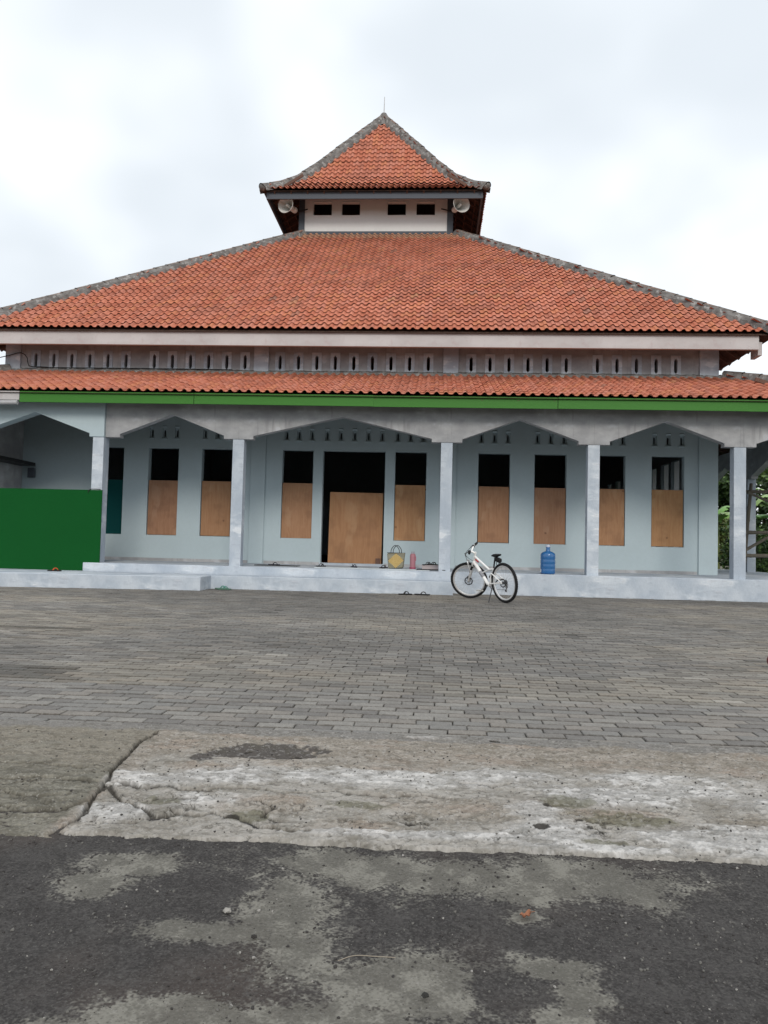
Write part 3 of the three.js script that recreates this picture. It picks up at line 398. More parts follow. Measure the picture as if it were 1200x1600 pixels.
{ // lantern tower and its flared roof
  const cx = -.15, h = 2.63, roof = part('tower_roof', mosque), E = 3.68, prof = [[0, 12.70], [.28, 12.87], [.55, 13.06], [1.06, 13.53], [1.7, 14.35], [2.33, 15.24], [3.13, 16.34], [3.66, 17.07]];
  const w = slab(cx - h, cx + h, 11.3, 12.95, [[-2.3, -1.66], [-1.32, -.69], [.25, .88], [1.24, 1.87]].map(([a, b]) => rect(a, b, 12.29, 12.74)), .16); w.translate(0, 0, CZ + h - .16); mesh('tower_wall', metric(w), M.whitewall, mosque);
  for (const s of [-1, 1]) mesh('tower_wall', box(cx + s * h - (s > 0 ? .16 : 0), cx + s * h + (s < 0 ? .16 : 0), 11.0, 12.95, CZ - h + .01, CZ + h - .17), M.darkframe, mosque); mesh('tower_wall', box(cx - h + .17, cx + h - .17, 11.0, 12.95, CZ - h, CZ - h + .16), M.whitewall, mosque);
  for (const s of [-1, 1]) mesh('tower_post', box(cx + s * (h - .09) - .1, cx + s * (h - .09) + .1, 11.3, 12.95, CZ + h - .12, CZ + h + .03, .006), M.darkframe, mosque);
  mesh('tower_base_band', box(cx - h + .2, cx + h - .2, 11.35, 11.72, CZ + h + .001, CZ + h + .04, .006), M.darkframe, mosque); mesh('tower_mullion', box(-.44, -.2, 11.73, 12.93, CZ + h + .001, CZ + h + .018), M.whitewall, mosque);
  for (const [a, b] of [[-2.3, -1.66], [-1.32, -.69], [.25, .88], [1.24, 1.87]]) { const f = slab(a - .03, b + .03, 12.26, 12.77, [rect(a, b, 12.29, 12.74)], .012); f.translate(0, 0, CZ + h + .001); mesh('window_frame', metric(f), M.whitewall, mosque); }
  for (const [O, inn, f] of [[[cx, CZ + E], [0, 0, -1], 1], [[cx + E, CZ], [-1, 0, 0], 0], [[cx - E, CZ], [1, 0, 0], 0], [[cx, CZ - E], [0, 0, 1], 0]]) roofFace(roof, { O, inn, prof, range: d => [-(E - d), E - d], row: .285, keep: f ? () => true : null });
  for (const [sx, sz] of [[-1, 1], [1, 1], [1, -1], [-1, -1]]) hip(roof, prof.map(([d, y]) => V(cx + sx * (E - d + .02), y + .05, CZ + sz * (E - d + .02))), .115, .40);
  mesh('finial_mortar', new THREE.LatheGeometry([[.001, .34], [.10, .33], [.15, .24], [.22, .10], [.32, -.1], [.36, -.25]].map(p => new THREE.Vector2(...p)), 10).translate(cx, 17.02, CZ), M.mortar, roof);
  mesh('lightning_rod', cyl(V(cx, 17.3, CZ), V(cx + .01, 18.0, CZ), .022, .014, 6), mat({ color: lin(.4, .4, .4), metalness: .6, roughness: .5 }), roof);
  for (const [x0, x1, z0, z1] of [[cx - E + .1, cx + E - .1, CZ + E - .16, CZ + E - .1], [cx + E - .16, cx + E - .1, CZ - E + .1, CZ + E - .17], [cx - E + .1, cx - E + .16, CZ - E + .1, CZ + E - .17]]) mesh('eave_fascia', box(x0, x1, 12.44, 12.69, z0, z1), M.darkframe, roof);
  for (const [O, inn] of [[[cx + E, CZ], [-1, 0, 0]], [[cx - E, CZ], [1, 0, 0]], [[cx, CZ + E], [0, 0, -1]]]) { rafters(roof, O, inn, 12.74, .62, 1.2, -3.3, 3.31, .55, .04); }
  for (const s of [-1, 1]) for (let k = 0; k < 3; k++) { const d = .3 + k * .3; mesh('batten', box(cx + s * (E - d) - .02, cx + s * (E - d) + .02, 12.60 + d * .62, 12.635 + d * .62, CZ - 3.3, CZ + 3.3), M.rafter, roof); }
}
{ // porch roof round the hall
  const roof = part('porch_roof', mosque), E = 12.36, y0 = 4.19, D = 3.24, prof = [[0, y0], [D, 5.31]], ZE = CZ + E;   // eave at z = -16.14
  roofFace(roof, { O: [0, ZE], inn: [0, 0, -1], prof, range: d => [-(E - d), E - d], row: .287, low: true, topStain: true, keep: (x, row) => row < 4 && x > -7.6 && x < 9.6 });
  roofFace(roof, { O: [E, CZ], inn: [-1, 0, 0], prof, range: d => [-(E - d), E - d], row: .287, low: true }); roofFace(roof, { O: [-E, CZ], inn: [1, 0, 0], prof, range: d => [-(E - d), E - d], row: .287, low: true });
  for (const s of [-1, 1]) hip(roof, [V(s * (E + .02), y0 + .05, ZE + .02), V(s * (E - D), 5.36, ZE - D)], .12, .42);
  for (let k = 0; k < 5; k++) { const a = -7.02 + k * 3.864, b = mesh('eave_fascia', box(0, 3.86, 3.945, 4.185, -.015, .015, .004), M.green, roof); b.position.set(a, [0, .004, -.005, .002, -.003][k], ZE - .06 + [0, .004, -.003, .003, 0][k]); b.rotation.z = [.0006, -.0012, .0010, -.0006, .0008][k]; } mesh('eave_fascia', box(-12.3, -7.03, 3.99, 4.185, ZE - .075, ZE - .04, .004), M.fascia, roof); mesh('eave_fascia', box(12.27, 12.3, 3.945, 4.185, -40, ZE - .08), M.green, roof);
  mesh('gutter', cyl(V(-12, 3.86, ZE - .03), V(-7.05, 3.93, ZE - .03), .05, .05, 10), mat({ color: lin(.35, .35, .36), roughness: .5 }), roof);
  { const r = rng(8), P = []; let prev; for (let i = 0; i <= 240; i++) { const x = -9.05 + 18.1 * i / 240, ring = [V(x, 5.27, ZW + .16 + .03 * r()), V(x, 5.36 + .015 * r(), ZW + .1 + .03 * r()), V(x, 5.42 + .02 * r(), ZW + .003)]; if (prev) for (let k = 0; k < 2; k++) for (const q of [prev[k], ring[k], ring[k + 1], prev[k], ring[k + 1], prev[k + 1]]) P.push(q.x, q.y, q.z); prev = ring; } const g = new THREE.BufferGeometry(); g.setAttribute('position', new THREE.Float32BufferAttribute(P, 3)); g.computeVertexNormals(); mesh('flashing_mortar', metric(g), M.mortar, roof); }
  mesh('flashing_mortar', box(8.965, 9.2, 5.2, 5.37, -37.5, ZW - .01), M.mortar, roof); mesh('flashing_mortar', box(-9.25, -9.105, 5.2, 5.37, -37.5, ZW - .21), M.mortar, roof);
  rafters(roof, [0, ZE], [0, 0, -1], y0 - .02, 1.12 / 3.24, 2.9, -9, 11.6, .75); rafters(roof, [E, CZ], [-1, 0, 0], y0 - .02, 1.12 / 3.24, 2.9, -11, 11, .75);
}
mesh('cable', tube([V(-9.5, 5.6, ZW + .2), V(-9.1, 5.72, ZW + .12), V(-8.75, 5.8, ZW + .1), V(-8.6, 5.65, ZW + .09), V(-8.58, 5.48, ZW + .09), V(-8.2, 5.45, ZW + .03), V(-6, 5.44, ZW + .025), V(-3.2, 5.43, ZW + .025)], .012, 60, 5), M.black, mosque);

// ---------------------------------------------------------------- loudspeakers on the tower
const hornMat = mat({ color: lin(.62, .61, .58), roughness: .45 });
for (const s of [-1, 1]) {
  const t = thing('horn_loudspeaker', s < 0 ? 'grey horn loudspeaker under the left eave of the tower' : 'grey horn loudspeaker under the right eave of the tower', 'loudspeaker', [s < 0 ? -3.12 : 2.74, 12.36, -25.15], s * .38, 'horn loudspeakers on the tower'); t.rotation.order = 'YXZ'; t.rotation.x = .05;
  const L = p => { const g = new THREE.LatheGeometry(p.map(q => new THREE.Vector2(...q)), 32); g.rotateX(Math.PI / 2); return g; };
  mesh('horn', L([[.07, -.42], [.10, -.34], [.15, -.22], [.22, -.10], [.285, 0], [.295, .012], [.285, .02], [.275, .005], [.21, -.10], [.14, -.22], [.09, -.34], [.06, -.40]]), hornMat, t); mesh('reflex_tube', L([[.001, -.04], [.035, -.045], [.045, -.07], [.055, -.20], [.06, -.40]]), hornMat, t); mesh('driver', L([[.001, -.62], [.09, -.61], [.10, -.58], [.10, -.45], [.07, -.42], [.001, -.42]]), hornMat, t);
  mesh('bracket', join([cyl(V(0, -.06, -.5), V(-s * .1, .0, -.75), .018), cyl(V(0, .06, -.5), V(-s * .1, .0, -.75), .018), cyl(V(-s * .1, 0, -.72), V(-s * .42, .02, -.72), .022)]), M.black, t);
}

// ---------------------------------------------------------------- boards and small things on the porch
{
  const t = thing('plywood_sheet', 'large plywood sheet leaning in the dark central doorway', 'plywood', [.06, FL + .062, ZW - .10]);
  const g = new RoundedBoxGeometry(1.36, 1.80, .012, 1, .003), uv = g.attributes.uv; for (let k = 0; k < uv.count; k++) uv.setXY(k, uv.getX(k) * 1.36 + .2, uv.getY(k) * 1.8 + .9); g.translate(0, .9, 0);
  const o = mesh('sheet', g, texMat(ply[1], [1.1, 2.2], .001, .7, { color: lin(.95, .9, .84) }), t); o.rotation.set(-.045, 0, -.006);
  mesh('stop_block', box(-.66, -.52, 0, .16, -.09, -.03), M.rafter, t); mesh('stop_block', box(.54, .66, 0, .14, .01, .06), M.rafter, t);
}
{
  const t = thing('green_panel', 'dark green painted panel screening the left end of the porch', 'panel', [-5.27, .304, -16.6]);
  const pm = texMat(paintTex, [2.2, 2.2], .003, .95, { color: lin(.009, .14, .026) });
  mesh('panel_sheet', box(-4.4, 0, .0, 1.78, -.012, .012), pm, t); mesh('stiffener', box(-4.3, -.1, 1.66, 1.72, -.06, -.013), M.rafter, t); mesh('stiffener', box(-4.3, -.1, .1, .16, -.06, -.013), M.rafter, t);
  const w = thing('loose_wire', 'short black wire lying over the top edge of the green panel', 'wire', [-5.55, 2.086, -16.6]); mesh('wire_loop', tube([V(-.04, -.06, .02), V(-.01, -.01, .02), V(.03, .012, .012), V(.1, .016, 0), V(.2, .012, 0), V(.24, .006, 0)], .009, 24, 5), M.black, w);
}
const soleShape = (l, w) => { const s = new THREE.Shape(); s.moveTo(0, -w * .30); s.bezierCurveTo(l * .1, -w * .55, l * .35, -w * .35, l * .5, -w * .38); s.bezierCurveTo(l * .75, -w * .6, l, -w * .5, l, 0); s.bezierCurveTo(l, w * .5, l * .75, w * .55, l * .5, w * .36); s.bezierCurveTo(l * .35, w * .33, l * .1, w * .5, 0, w * .30); s.bezierCurveTo(-l * .05, w * .15, -l * .05, -w * .15, 0, -w * .30); return s; };
function sandal(label, pos, ry, col, strapCol, group, l = .27) {
  const t = thing('sandal', label, 'sandal', pos, ry, group), g = new THREE.ExtrudeGeometry(soleShape(l, .10), { depth: .016, bevelEnabled: true, bevelSize: .003, bevelThickness: .003, bevelSegments: 1, curveSegments: 8 }); g.rotateX(-Math.PI / 2); g.translate(-l / 2, .003, 0);
  mesh('sole', g, mat({ color: lin(...col), roughness: .8 }), t); const m = mat({ color: lin(...strapCol), roughness: .7 });
  for (const s of [-1, 1]) mesh('strap', tube([V(l * .25, .02, 0), V(l * .18, .05, s * .012), V(l * .02, .062, s * .032), V(-l * .12, .02, s * .042)], .0085, 14, 6), m, t);
  return t;
}
sandal('black sandal on the paving, left one of the pair below the step', [1.50, gy(-15.7) + .004, -15.66], .25, [.02, .019, .02], [.015, .015, .016]);
sandal('black sandal on the paving, right one of the pair below the step', [1.84, gy(-15.75) + .004, -15.70], -.1, [.02, .019, .02], [.015, .015, .016], undefined, .3);
sandal('green sandal on the paving, front one of the pair at the step corner', [-2.20, gy(-15.75) + .004, -15.62], .3, [.09, .16, .12], [.05, .22, .16]);
sandal('green sandal on the paving, rear one of the pair at the step corner', [-2.30, gy(-15.85) + .004, -15.80], .15, [.09, .16, .12], [.05, .22, .16]);
sandal('dark sandal lying on the black mat left of the doorway', [-1.62, FL + .014, -17.75], .1, [.03, .03, .04], [.02, .02, .03]);
sandal('dark sandal on the white mat just left under the plywood sheet', [-.45, FL + .024, -17.2], .9, [.025, .025, .03], [.02, .02, .02]);
sandal('dark sandal on the white mat in front of the plywood sheet', [.28, FL + .024, -17.25], 2.0, [.03, .03, .045], [.02, .02, .03]);
sandal('dark sandal on the white mat near the right door jamb', [.95, FL + .024, -17.25], 1.1, [.025, .022, .025], [.02, .02, .02]);
sandal('orange soled sandal on the low platform before the green panel', [-5.95, .304, -15.95], .2, [.02, .02, .02], [.55, .09, .03]);
{
  const mk = (nm, label, cat, pos, w, d, hh, m, ry = 0) => { const t = thing(nm, label, cat, pos, ry), g = new THREE.BoxGeometry(w, hh, d, 40, 1, 10), p = g.attributes.position; for (let i = 0; i < p.count; i++) { const e = .008 * (fbm(p.getX(i) * 3 + 9, p.getZ(i) * 5, 3, 801)), j = .02 * (fbm(p.getX(i) * 6, p.getZ(i) * 6, 3, 805) - .5); if (p.getY(i) > 0) p.setY(i, p.getY(i) + e); p.setZ(i, p.getZ(i) + j); } g.computeVertexNormals(); g.translate(0, hh / 2, 0); mesh('mat_cloth', g, m, t); };
  const white = texMat(paintTex, [.8, .8], .004, .95, { color: lin(1.18, 1.08, 1.06) });
  mk('floor_mat', 'long white mat on the porch floor in front of the doorway', 'mat', [.72, FL + .003, -16.98], 2.5, .62, .014, white);
  mk('floor_mat', 'black mat on the porch floor left of the doorway', 'mat', [-1.55, FL + .003, -17.75], 1.0, .42, .009, M.black); mk('floor_mat', 'black mat at the porch edge beside the right column of the doorway bay', 'mat', [2.0, FL + .02, -16.85], .62, .3, .012, M.black);
}
{ // woven bag
  const t = thing('woven_bag', 'woven black and cream basket bag with a yellow diamond by the doorway', 'bag', [1.19, FL + .003, -17.9], -.05);
  const tex = maps(512, 512, (u, v) => { const a = Math.abs(u - .5) / .44 + Math.abs(v - .5) / .48, row = Math.floor(v * 26), wv = vn(u * 60, row, 821), band = row % 2, k = Math.abs(Math.sin(u * 90 + row * 1.6)); let c = band ? [.03, .035, .032] : [.46, .44, .33]; if (row < 1 || row > 24) c = [.03, .033, .03]; if (a < 1) c = mix3([.43, .30, .11], [.52, .39, .17], wv); return { c: c.map(q => q * (.75 + .35 * k)), h: .4 + .3 * k + .2 * (((v * 26) % 1) - .5) }; });
  const g = new RoundedBoxGeometry(.37, .36, .16, 6, .035), p = g.attributes.position, uv = g.attributes.uv; for (let i = 0; i < p.count; i++) { const x = p.getX(i), y = p.getY(i) + .18; uv.setXY(i, x / .40 + .5, y / .36); const k = .92 + .22 * (y / .36); p.setXYZ(i, x * k, y + .008 * Math.sin(x * 9), p.getZ(i) * (1.12 - .45 * y / .36)); } g.computeVertexNormals();
  mesh('basket', g, mat({ map: tex.map, bumpMap: tex.bump, bumpScale: .006, roughness: .8 }), t); mesh('rim', new THREE.TorusGeometry(.2, .010, 6, 40).rotateX(Math.PI / 2).scale(1.03, 1, .3).translate(0, .36, 0), M.black, t);
  for (const s of [-1, 1]) mesh('handle', tube([V(-.1 + s * .03, .35, s * .05), V(-.085 + s * .03, .45, s * .05), V(s * .03, .535, s * .045), V(.085 + s * .03, .45, s * .05), V(.1 + s * .03, .35, s * .05)], .009, 28, 6), M.black, t);
}
{ // pink flask
  const t = thing('pink_bottle', 'tall pink plastic bottle standing beside the woven bag', 'bottle', [1.58, FL + .003, -17.75]); t.scale.setScalar(.95); const m = mat({ color: lin(.36, .16, .19), roughness: .55 });
  mesh('bottle_body', new THREE.LatheGeometry([[.001, 0], [.066, 0], [.072, .01], [.072, .05], [.067, .055], [.069, .30], [.066, .345], [.05, .372], [.001, .375]].map(q => new THREE.Vector2(...q)), 28), m, t); mesh('base_ring', new THREE.LatheGeometry([[.073, .003], [.077, .012], [.077, .04], [.073, .05]].map(q => new THREE.Vector2(...q)), 28), mat({ color: lin(.30, .06, .11), roughness: .5 }), t);
  for (const s of [-1, 1]) mesh('lid_lug', box(s * .024 - .010, s * .024 + .010, .365, .425, -.012, .012, .004), mat({ color: lin(.24, .16, .20), roughness: .5 }), t); mesh('side_grip', box(.052, .078, .20, .31, -.02, .03, .008), mat({ color: lin(.36, .09, .14), roughness: .5 }), t);
}
{ // crate with slippers
  const t = thing('plastic_crate', 'shallow clear plastic crate beside the pink bottle', 'crate', [2.0, FL + .006, -17.55]), m = new THREE.MeshPhysicalMaterial({ color: lin(.62, .55, .55), roughness: .35, transmission: .45, thickness: 0, side: THREE.DoubleSide });
  mesh('crate_bottom', box(-.19, .19, 0, .006, -.13, .13), m, t); mesh('crate_side', box(-.2, .2, .001, .10, .131, .137), m, t); mesh('crate_side', box(-.2, .2, .001, .10, -.137, -.131), m, t); mesh('crate_side', box(-.2, -.194, .001, .10, -.13, .13), m, t); mesh('crate_side', box(.194, .2, .001, .10, -.13, .13), m, t); mesh('crate_rim', join([box(-.21, .21, .094, .106, .138, .15), box(-.21, .21, .094, .106, -.15, -.138)]), m, t);
  const s1 = sandal('black slipper heaped on the clear crate, left one', [1.93, FL + .112, -17.5], .6, [.015, .015, .014], [.015, .015, .014]), s2 = sandal('black slipper heaped on the clear crate, right one', [2.05, FL + .116, -17.56], -.5, [.018, .02, .015], [.015, .018, .014]); s1.rotation.z = .06; s2.rotation.z = -.05;
}
{ // water gallon
  const t = thing('water_gallon', 'blue translucent water gallon with ribbed body on the porch edge', 'water bottle', [4.50, FL + .003, -16.80]), R = .158, pr = [[.001, 0], [R * .86, 0], [R * .97, .015]];
  for (const [y, r] of [[.04, 1], [.10, 1], [.112, .95], [.124, 1], [.20, 1], [.212, .95], [.224, 1], [.30, 1], [.312, .95], [.324, 1], [.40, 1], [.43, .96], [.455, .82], [.475, .6], [.487, .36], [.495, .30], [.56, .27], [.566, .31], [.575, .31], [.58, .27]]) pr.push([R * r, y]);
  const m = new THREE.MeshPhysicalMaterial({ color: lin(.035, .17, .42), roughness: .16, transmission: .35, thickness: 0, side: THREE.DoubleSide, clearcoat: .4 });
  mesh('bottle_body', new THREE.LatheGeometry(pr.map(q => new THREE.Vector2(...q)), 48), m, t); mesh('cap', new THREE.LatheGeometry([[.001, .628], [.038, .626], [.046, .618], [.048, .575], [.044, .57]].map(q => new THREE.Vector2(...q)), 24), mat({ color: lin(.42, .44, .52), roughness: .5 }), t);
  mesh('sticker', new THREE.CylinderGeometry(R * 1.004, R * 1.004, .062, 12, 1, true, -1.75, .55).translate(0, .068, 0), mat({ color: lin(.7, .7, .68), roughness: .6 }), t);
}
// ---------------------------------------------------------------- bicycle
{
  const z0 = -14.12, t = thing('bicycle', 'white mountain bike on its kickstand in front of the porch', 'bicycle', [3.36, gy(z0) + .006, z0], 2.156); t.rotation.order = 'YXZ'; t.rotation.x = -.10;
  const R = .362, white = mat({ color: lin(.74, .74, .73), roughness: .28 }), rub = mat({ color: lin(.018, .018, .019), roughness: .85 }), dk = mat({ color: lin(.03, .03, .033), roughness: .45 }), al = mat({ color: lin(.72, .72, .72), roughness: .35, metalness: .55 }), steel = mat({ color: lin(.35, .35, .36), roughness: .35, metalness: .9 }), red = mat({ color: lin(.5, .02, .03), roughness: .35 });
  const wheel = (m4, front) => {
    const w = part(front ? 'front_wheel' : 'rear_wheel', t); w.applyMatrix4(m4);
    const ty = new THREE.TorusGeometry(R - .026, .026, 12, 64); const kn = []; for (let i = 0; i < 72; i++) for (const s of [-1, 0, 1]) { const a = (i + (s ? .5 : 0)) / 72 * Math.PI * 2, b = new THREE.BoxGeometry(.014, .007, .012); b.translate(0, R - .001 - Math.abs(s) * .006, s * .014); b.rotateZ(a); kn.push(b); }
    mesh('tyre', join([ty, ...kn]), rub, w);
    mesh('rim', new THREE.LatheGeometry([[R - .075, -.006], [R - .072, -.012], [R - .05, -.015], [R - .044, -.012], [R - .044, .012], [R - .05, .015], [R - .072, .012], [R - .075, .006], [R - .075, -.006]].map(q => new THREE.Vector2(...q)), 64).rotateX(Math.PI / 2), al, w);
    const sp = []; for (let i = 0; i < 32; i++) { const a = i / 32 * Math.PI * 2, s = i % 2 ? 1 : -1, o = (i % 4 < 2 ? 1 : -1) * .55; sp.push(cyl(V(Math.cos(a + o) * .024, Math.sin(a + o) * .024, s * .028), V(Math.cos(a) * (R - .074), Math.sin(a) * (R - .074), 0), .0016, .0016, 4, true)); } mesh('spokes', join(sp), steel, w);
    mesh('hub', cyl(V(0, 0, -.05), V(0, 0, .05), .022, .022, 14), dk, w);
    const rot = new THREE.TorusGeometry(.072, .010, 4, 40); rot.scale(1, 1, .12); const arms = [rot]; for (let i = 0; i < 6; i++) { const a = i / 6 * 6.283; arms.push(cyl(V(Math.cos(a) * .02, Math.sin(a) * .02, 0), V(Math.cos(a + .4) * .07, Math.sin(a + .4) * .07, 0), .004, .004, 5)); } mesh('brake_disc', join(arms).translate(0, 0, -.04), dk, w);
    if (!front) { const cg = []; for (let i = 0; i < 6; i++) cg.push(new THREE.CylinderGeometry(.025 + .006 * (5 - i), .025 + .006 * (5 - i), .003, 24).rotateX(Math.PI / 2).translate(0, 0, .03 + i * .005)); mesh('cassette', join(cg), steel, w); }
  };
  const T = (x, y, z) => new THREE.Matrix4().makeTranslation(x, y, z);
  wheel(T(0, R, 0), false);
  const hb = V(.885, .70, 0), ht = V(.835, .83, 0), ax = ht.clone().sub(hb).normalize();
  const steer = T(hb.x, hb.y, 0).multiply(new THREE.Matrix4().makeRotationAxis(ax, .72)).multiply(T(-hb.x, -hb.y, 0));
  const S = g => g.applyMatrix4(steer);
  wheel(steer.clone().multiply(T(1.05, R, 0)), true);
  const lo = V(1.05, R, 0), cr = V(.895, .685, 0);
  mesh('fork', S(join([cyl(cr.clone().add(V(0, 0, -.062)), lo.clone().add(V(-.02, .06, -.062)), .016), cyl(cr.clone().add(V(0, 0, .062)), lo.clone().add(V(-.02, .06, .062)), .016), cyl(V(.98, .52, -.062), lo.clone().add(V(0, 0, -.058)), .023, .02), cyl(V(.98, .52, .062), lo.clone().add(V(0, 0, .058)), .023, .02), cyl(cr.clone().add(V(0, .01, -.075)), cr.clone().add(V(0, .01, .075)), .024), tube([V(.975, .53, -.062), V(.99, .74, -.05), V(1.0, .765, 0), V(.99, .74, .05), V(.975, .53, .062)], .012, 20, 6)])), al, t);
  mesh('fork_boot', S(join([cyl(V(.915, .655, -.062), V(.95, .585, -.062), .021), cyl(V(.915, .655, .062), V(.95, .585, .062), .021)])), rub, t);
  mesh('brake_caliper', S(box(1.0, 1.05, .40, .47, -.075, -.05, .006)), dk, t);
  const st = ht.clone().addScaledVector(ax, .05), bc = st.clone().add(V(.07, .055, 0));
  mesh('stem', S(join([cyl(ht.clone().addScaledVector(ax, -.005), st.clone().addScaledVector(ax, .03), .02), cyl(st, bc, .02)])), white, t);
  const hbp = part('handlebar', t); mesh('bar', S(tube([V(bc.x - .045, bc.y + .055, -.31), V(bc.x - .02, bc.y + .05, -.18), V(bc.x, bc.y + .008, -.07), bc, V(bc.x, bc.y + .008, .07), V(bc.x - .02, bc.y + .05, .18), V(bc.x - .045, bc.y + .055, .31)], .0155, 40, 10)), white, hbp);
  for (const s of [-1, 1]) { mesh('grip', S(cyl(V(bc.x - .035, bc.y + .056, s * .20), V(bc.x - .048, bc.y + .056, s * .325), .021, .022, 12)), rub, hbp); mesh('brake_lever', S(tube([V(bc.x - .01, bc.y + .045, s * .165), V(bc.x + .045, bc.y + .03, s * .18), V(bc.x + .055, bc.y + .012, s * .25), V(bc.x + .03, bc.y + .0, s * .31)], .0085, 14, 6)), dk, hbp); mesh('lever_clamp', S(box(bc.x - .035, bc.x + .015, bc.y + .02, bc.y + .07, s * .165 - .02, s * .165 + .02, .008)), dk, hbp); }
  mesh('cable', join([S(tube([V(bc.x + .04, bc.y + .03, -.16), V(bc.x + .12, bc.y - .02, -.06), V(bc.x + .07, bc.y - .16, .03), V(bc.x - .02, bc.y - .22, .03)], .004, 20, 5)), S(tube([V(bc.x + .04, bc.y + .03, .16), V(bc.x + .13, bc.y - .04, .04), V(bc.x + .1, bc.y - .2, -.05), V(.99, .52, -.07), V(1.02, .44, -.075)], .004, 24, 5))]), rub, t);
  const bb = V(.42, .30, 0), stp = V(.285, .62, 0);
  mesh('frame', join([cyl(hb.clone().addScaledVector(ax, -.01), ht, .024, .024, 14), cyl(hb.clone().add(V(-.01, .015, 0)), V(.50, .33, 0), .036, .032, 14), cyl(ht.clone().add(V(-.01, -.02, 0)), V(.42, .585, 0), .022, .02, 12), cyl(V(.42, .585, 0), V(.29, .60, 0), .02, .02, 12), cyl(V(.66, .51, 0), V(.42, .585, 0), .014, .014, 10), cyl(V(.50, .33, 0), V(.40, .285, 0), .034, .03, 12), cyl(V(.40, .285, 0), V(.345, .42, 0), .024, .02, 12), cyl(V(.345, .40, 0), stp, .02, .02, 12), cyl(V(.42, .30, -.05), V(.42, .30, .05), .026, .026, 14)]), white, t);
  mesh('swingarm', join([-1, 1].flatMap(s => [cyl(V(.37, .33, s * .045), V(0, R, s * .062), .013, .011), cyl(V(.315, .53, s * .045), V(.01, R + .01, s * .062), .011, .010), cyl(V(.37, .33, s * .045), V(.315, .53, s * .045), .010)])), white, t);
  { const c = []; for (let i = 0; i <= 90; i++) { const k = i / 90, a = k * 7 * 6.283, b = V(.30, .53, 0).lerp(V(.40, .44, 0), k); c.push(b.add(V(Math.cos(a) * .02, Math.cos(a) * .022, Math.sin(a) * .03))); } mesh('shock_spring', tube(c, .006, 180, 5), dk, t); }
  mesh('head_badge', join([cyl(V(.80, .765, 0), V(.735, .725, 0), .0245, .024, 12)]), red, t); mesh('frame_decal', join([cyl(V(.70, .535, 0), V(.60, .435, 0), .0367, .0355, 14, true)]), mat({ color: lin(.25, .25, .27), roughness: .4 }), t);
  mesh('seat_post', cyl(stp, V(.225, .82, 0), .0145, .0145, 10), dk, t);
  { const g = new THREE.SphereGeometry(1, 28, 16), p = g.attributes.position; for (let i = 0; i < p.count; i++) { const x = p.getX(i), y = p.getY(i), z = p.getZ(i), w = x > 0 ? mix(.072, .022, Math.min(1, x * 1.2)) : mix(.072, .078, -x); p.setXYZ(i, .20 + x * .135, .855 + y * .028 + (x < 0 ? .018 * x * x : -.012 * x * x), z * w); } g.computeVertexNormals(); mesh('saddle', g, rub, t); mesh('saddle_rail', join([tube([V(.30, .842, .0), V(.22, .822, .022), V(.12, .845, .03)], .004, 12, 5), tube([V(.30, .842, .0), V(.22, .822, -.022), V(.12, .845, -.03)], .004, 12, 5)]), steel, t); }
  { const g = new RoundedBoxGeometry(.15, .085, .075, 4, .03); g.rotateZ(.25); g.translate(.135, .772, 0); mesh('saddle_bag', g, rub, t); mesh('bag_strap', new THREE.TorusGeometry(.045, .006, 6, 20).scale(.8, 1.2, 1).translate(.16, .70, 0), dk, t); }
  const chr = []; for (let i = 0; i < 2; i++) chr.push(new THREE.TorusGeometry(.085 - .025 * i, .006, 5, 40).translate(.42, .30, .05 + .008 * i)); for (let i = 0; i < 5; i++) { const a = i * 1.2566; chr.push(cyl(V(.42, .30, .055), V(.42 + Math.cos(a) * .085, .30 + Math.sin(a) * .085, .055), .006, .006, 5)); } mesh('chainring', join(chr), dk, t);
  mesh('chain', join([cyl(V(.42, .385, .052), V(.0, R + .05, .045), .004, .004, 5), cyl(V(.43, .215, .052), V(.03, R - .13, .05), .004, .004, 5)]), steel, t); mesh('derailleur', join([box(-.01, .04, R - .10, R - .03, .045, .065, .006), cyl(V(.03, R - .15, .045), V(.03, R - .15, .056), .026, .026, 14), cyl(V(.015, R - .07, .055), V(.03, R - .15, .055), .010)]), dk, t);
  mesh('crank', cyl(V(.42, .30, -.065), V(.56, .205, -.085), .013, .010, 8), dk, t); mesh('crank', cyl(V(.42, .30, .065), V(.28, .395, .085), .013, .010, 8), dk, t);
  for (const [x, y, s] of [[.56, .205, -1], [.28, .395, 1]]) mesh('pedal', join([box(x - .05, x + .05, y - .012, y + .012, s * .13 - .012, s * .13 + .012), box(x - .05, x + .05, y - .012, y + .012, s * .17 - .012, s * .17 + .012), box(x - .05, x - .03, y - .012, y + .012, Math.min(s * .10, s * .18), Math.max(s * .10, s * .18)), box(x + .03, x + .05, y - .012, y + .012, Math.min(s * .10, s * .18), Math.max(s * .10, s * .18))]), mat({ color: lin(.5, .5, .48), roughness: .5 }), t);
  mesh('kickstand', join([cyl(V(.30, .27, -.05), V(.24, .01, -.20), .011, .009, 8), cyl(V(.225, .008, -.20), V(.26, .008, -.21), .011)]), dk, t);
}
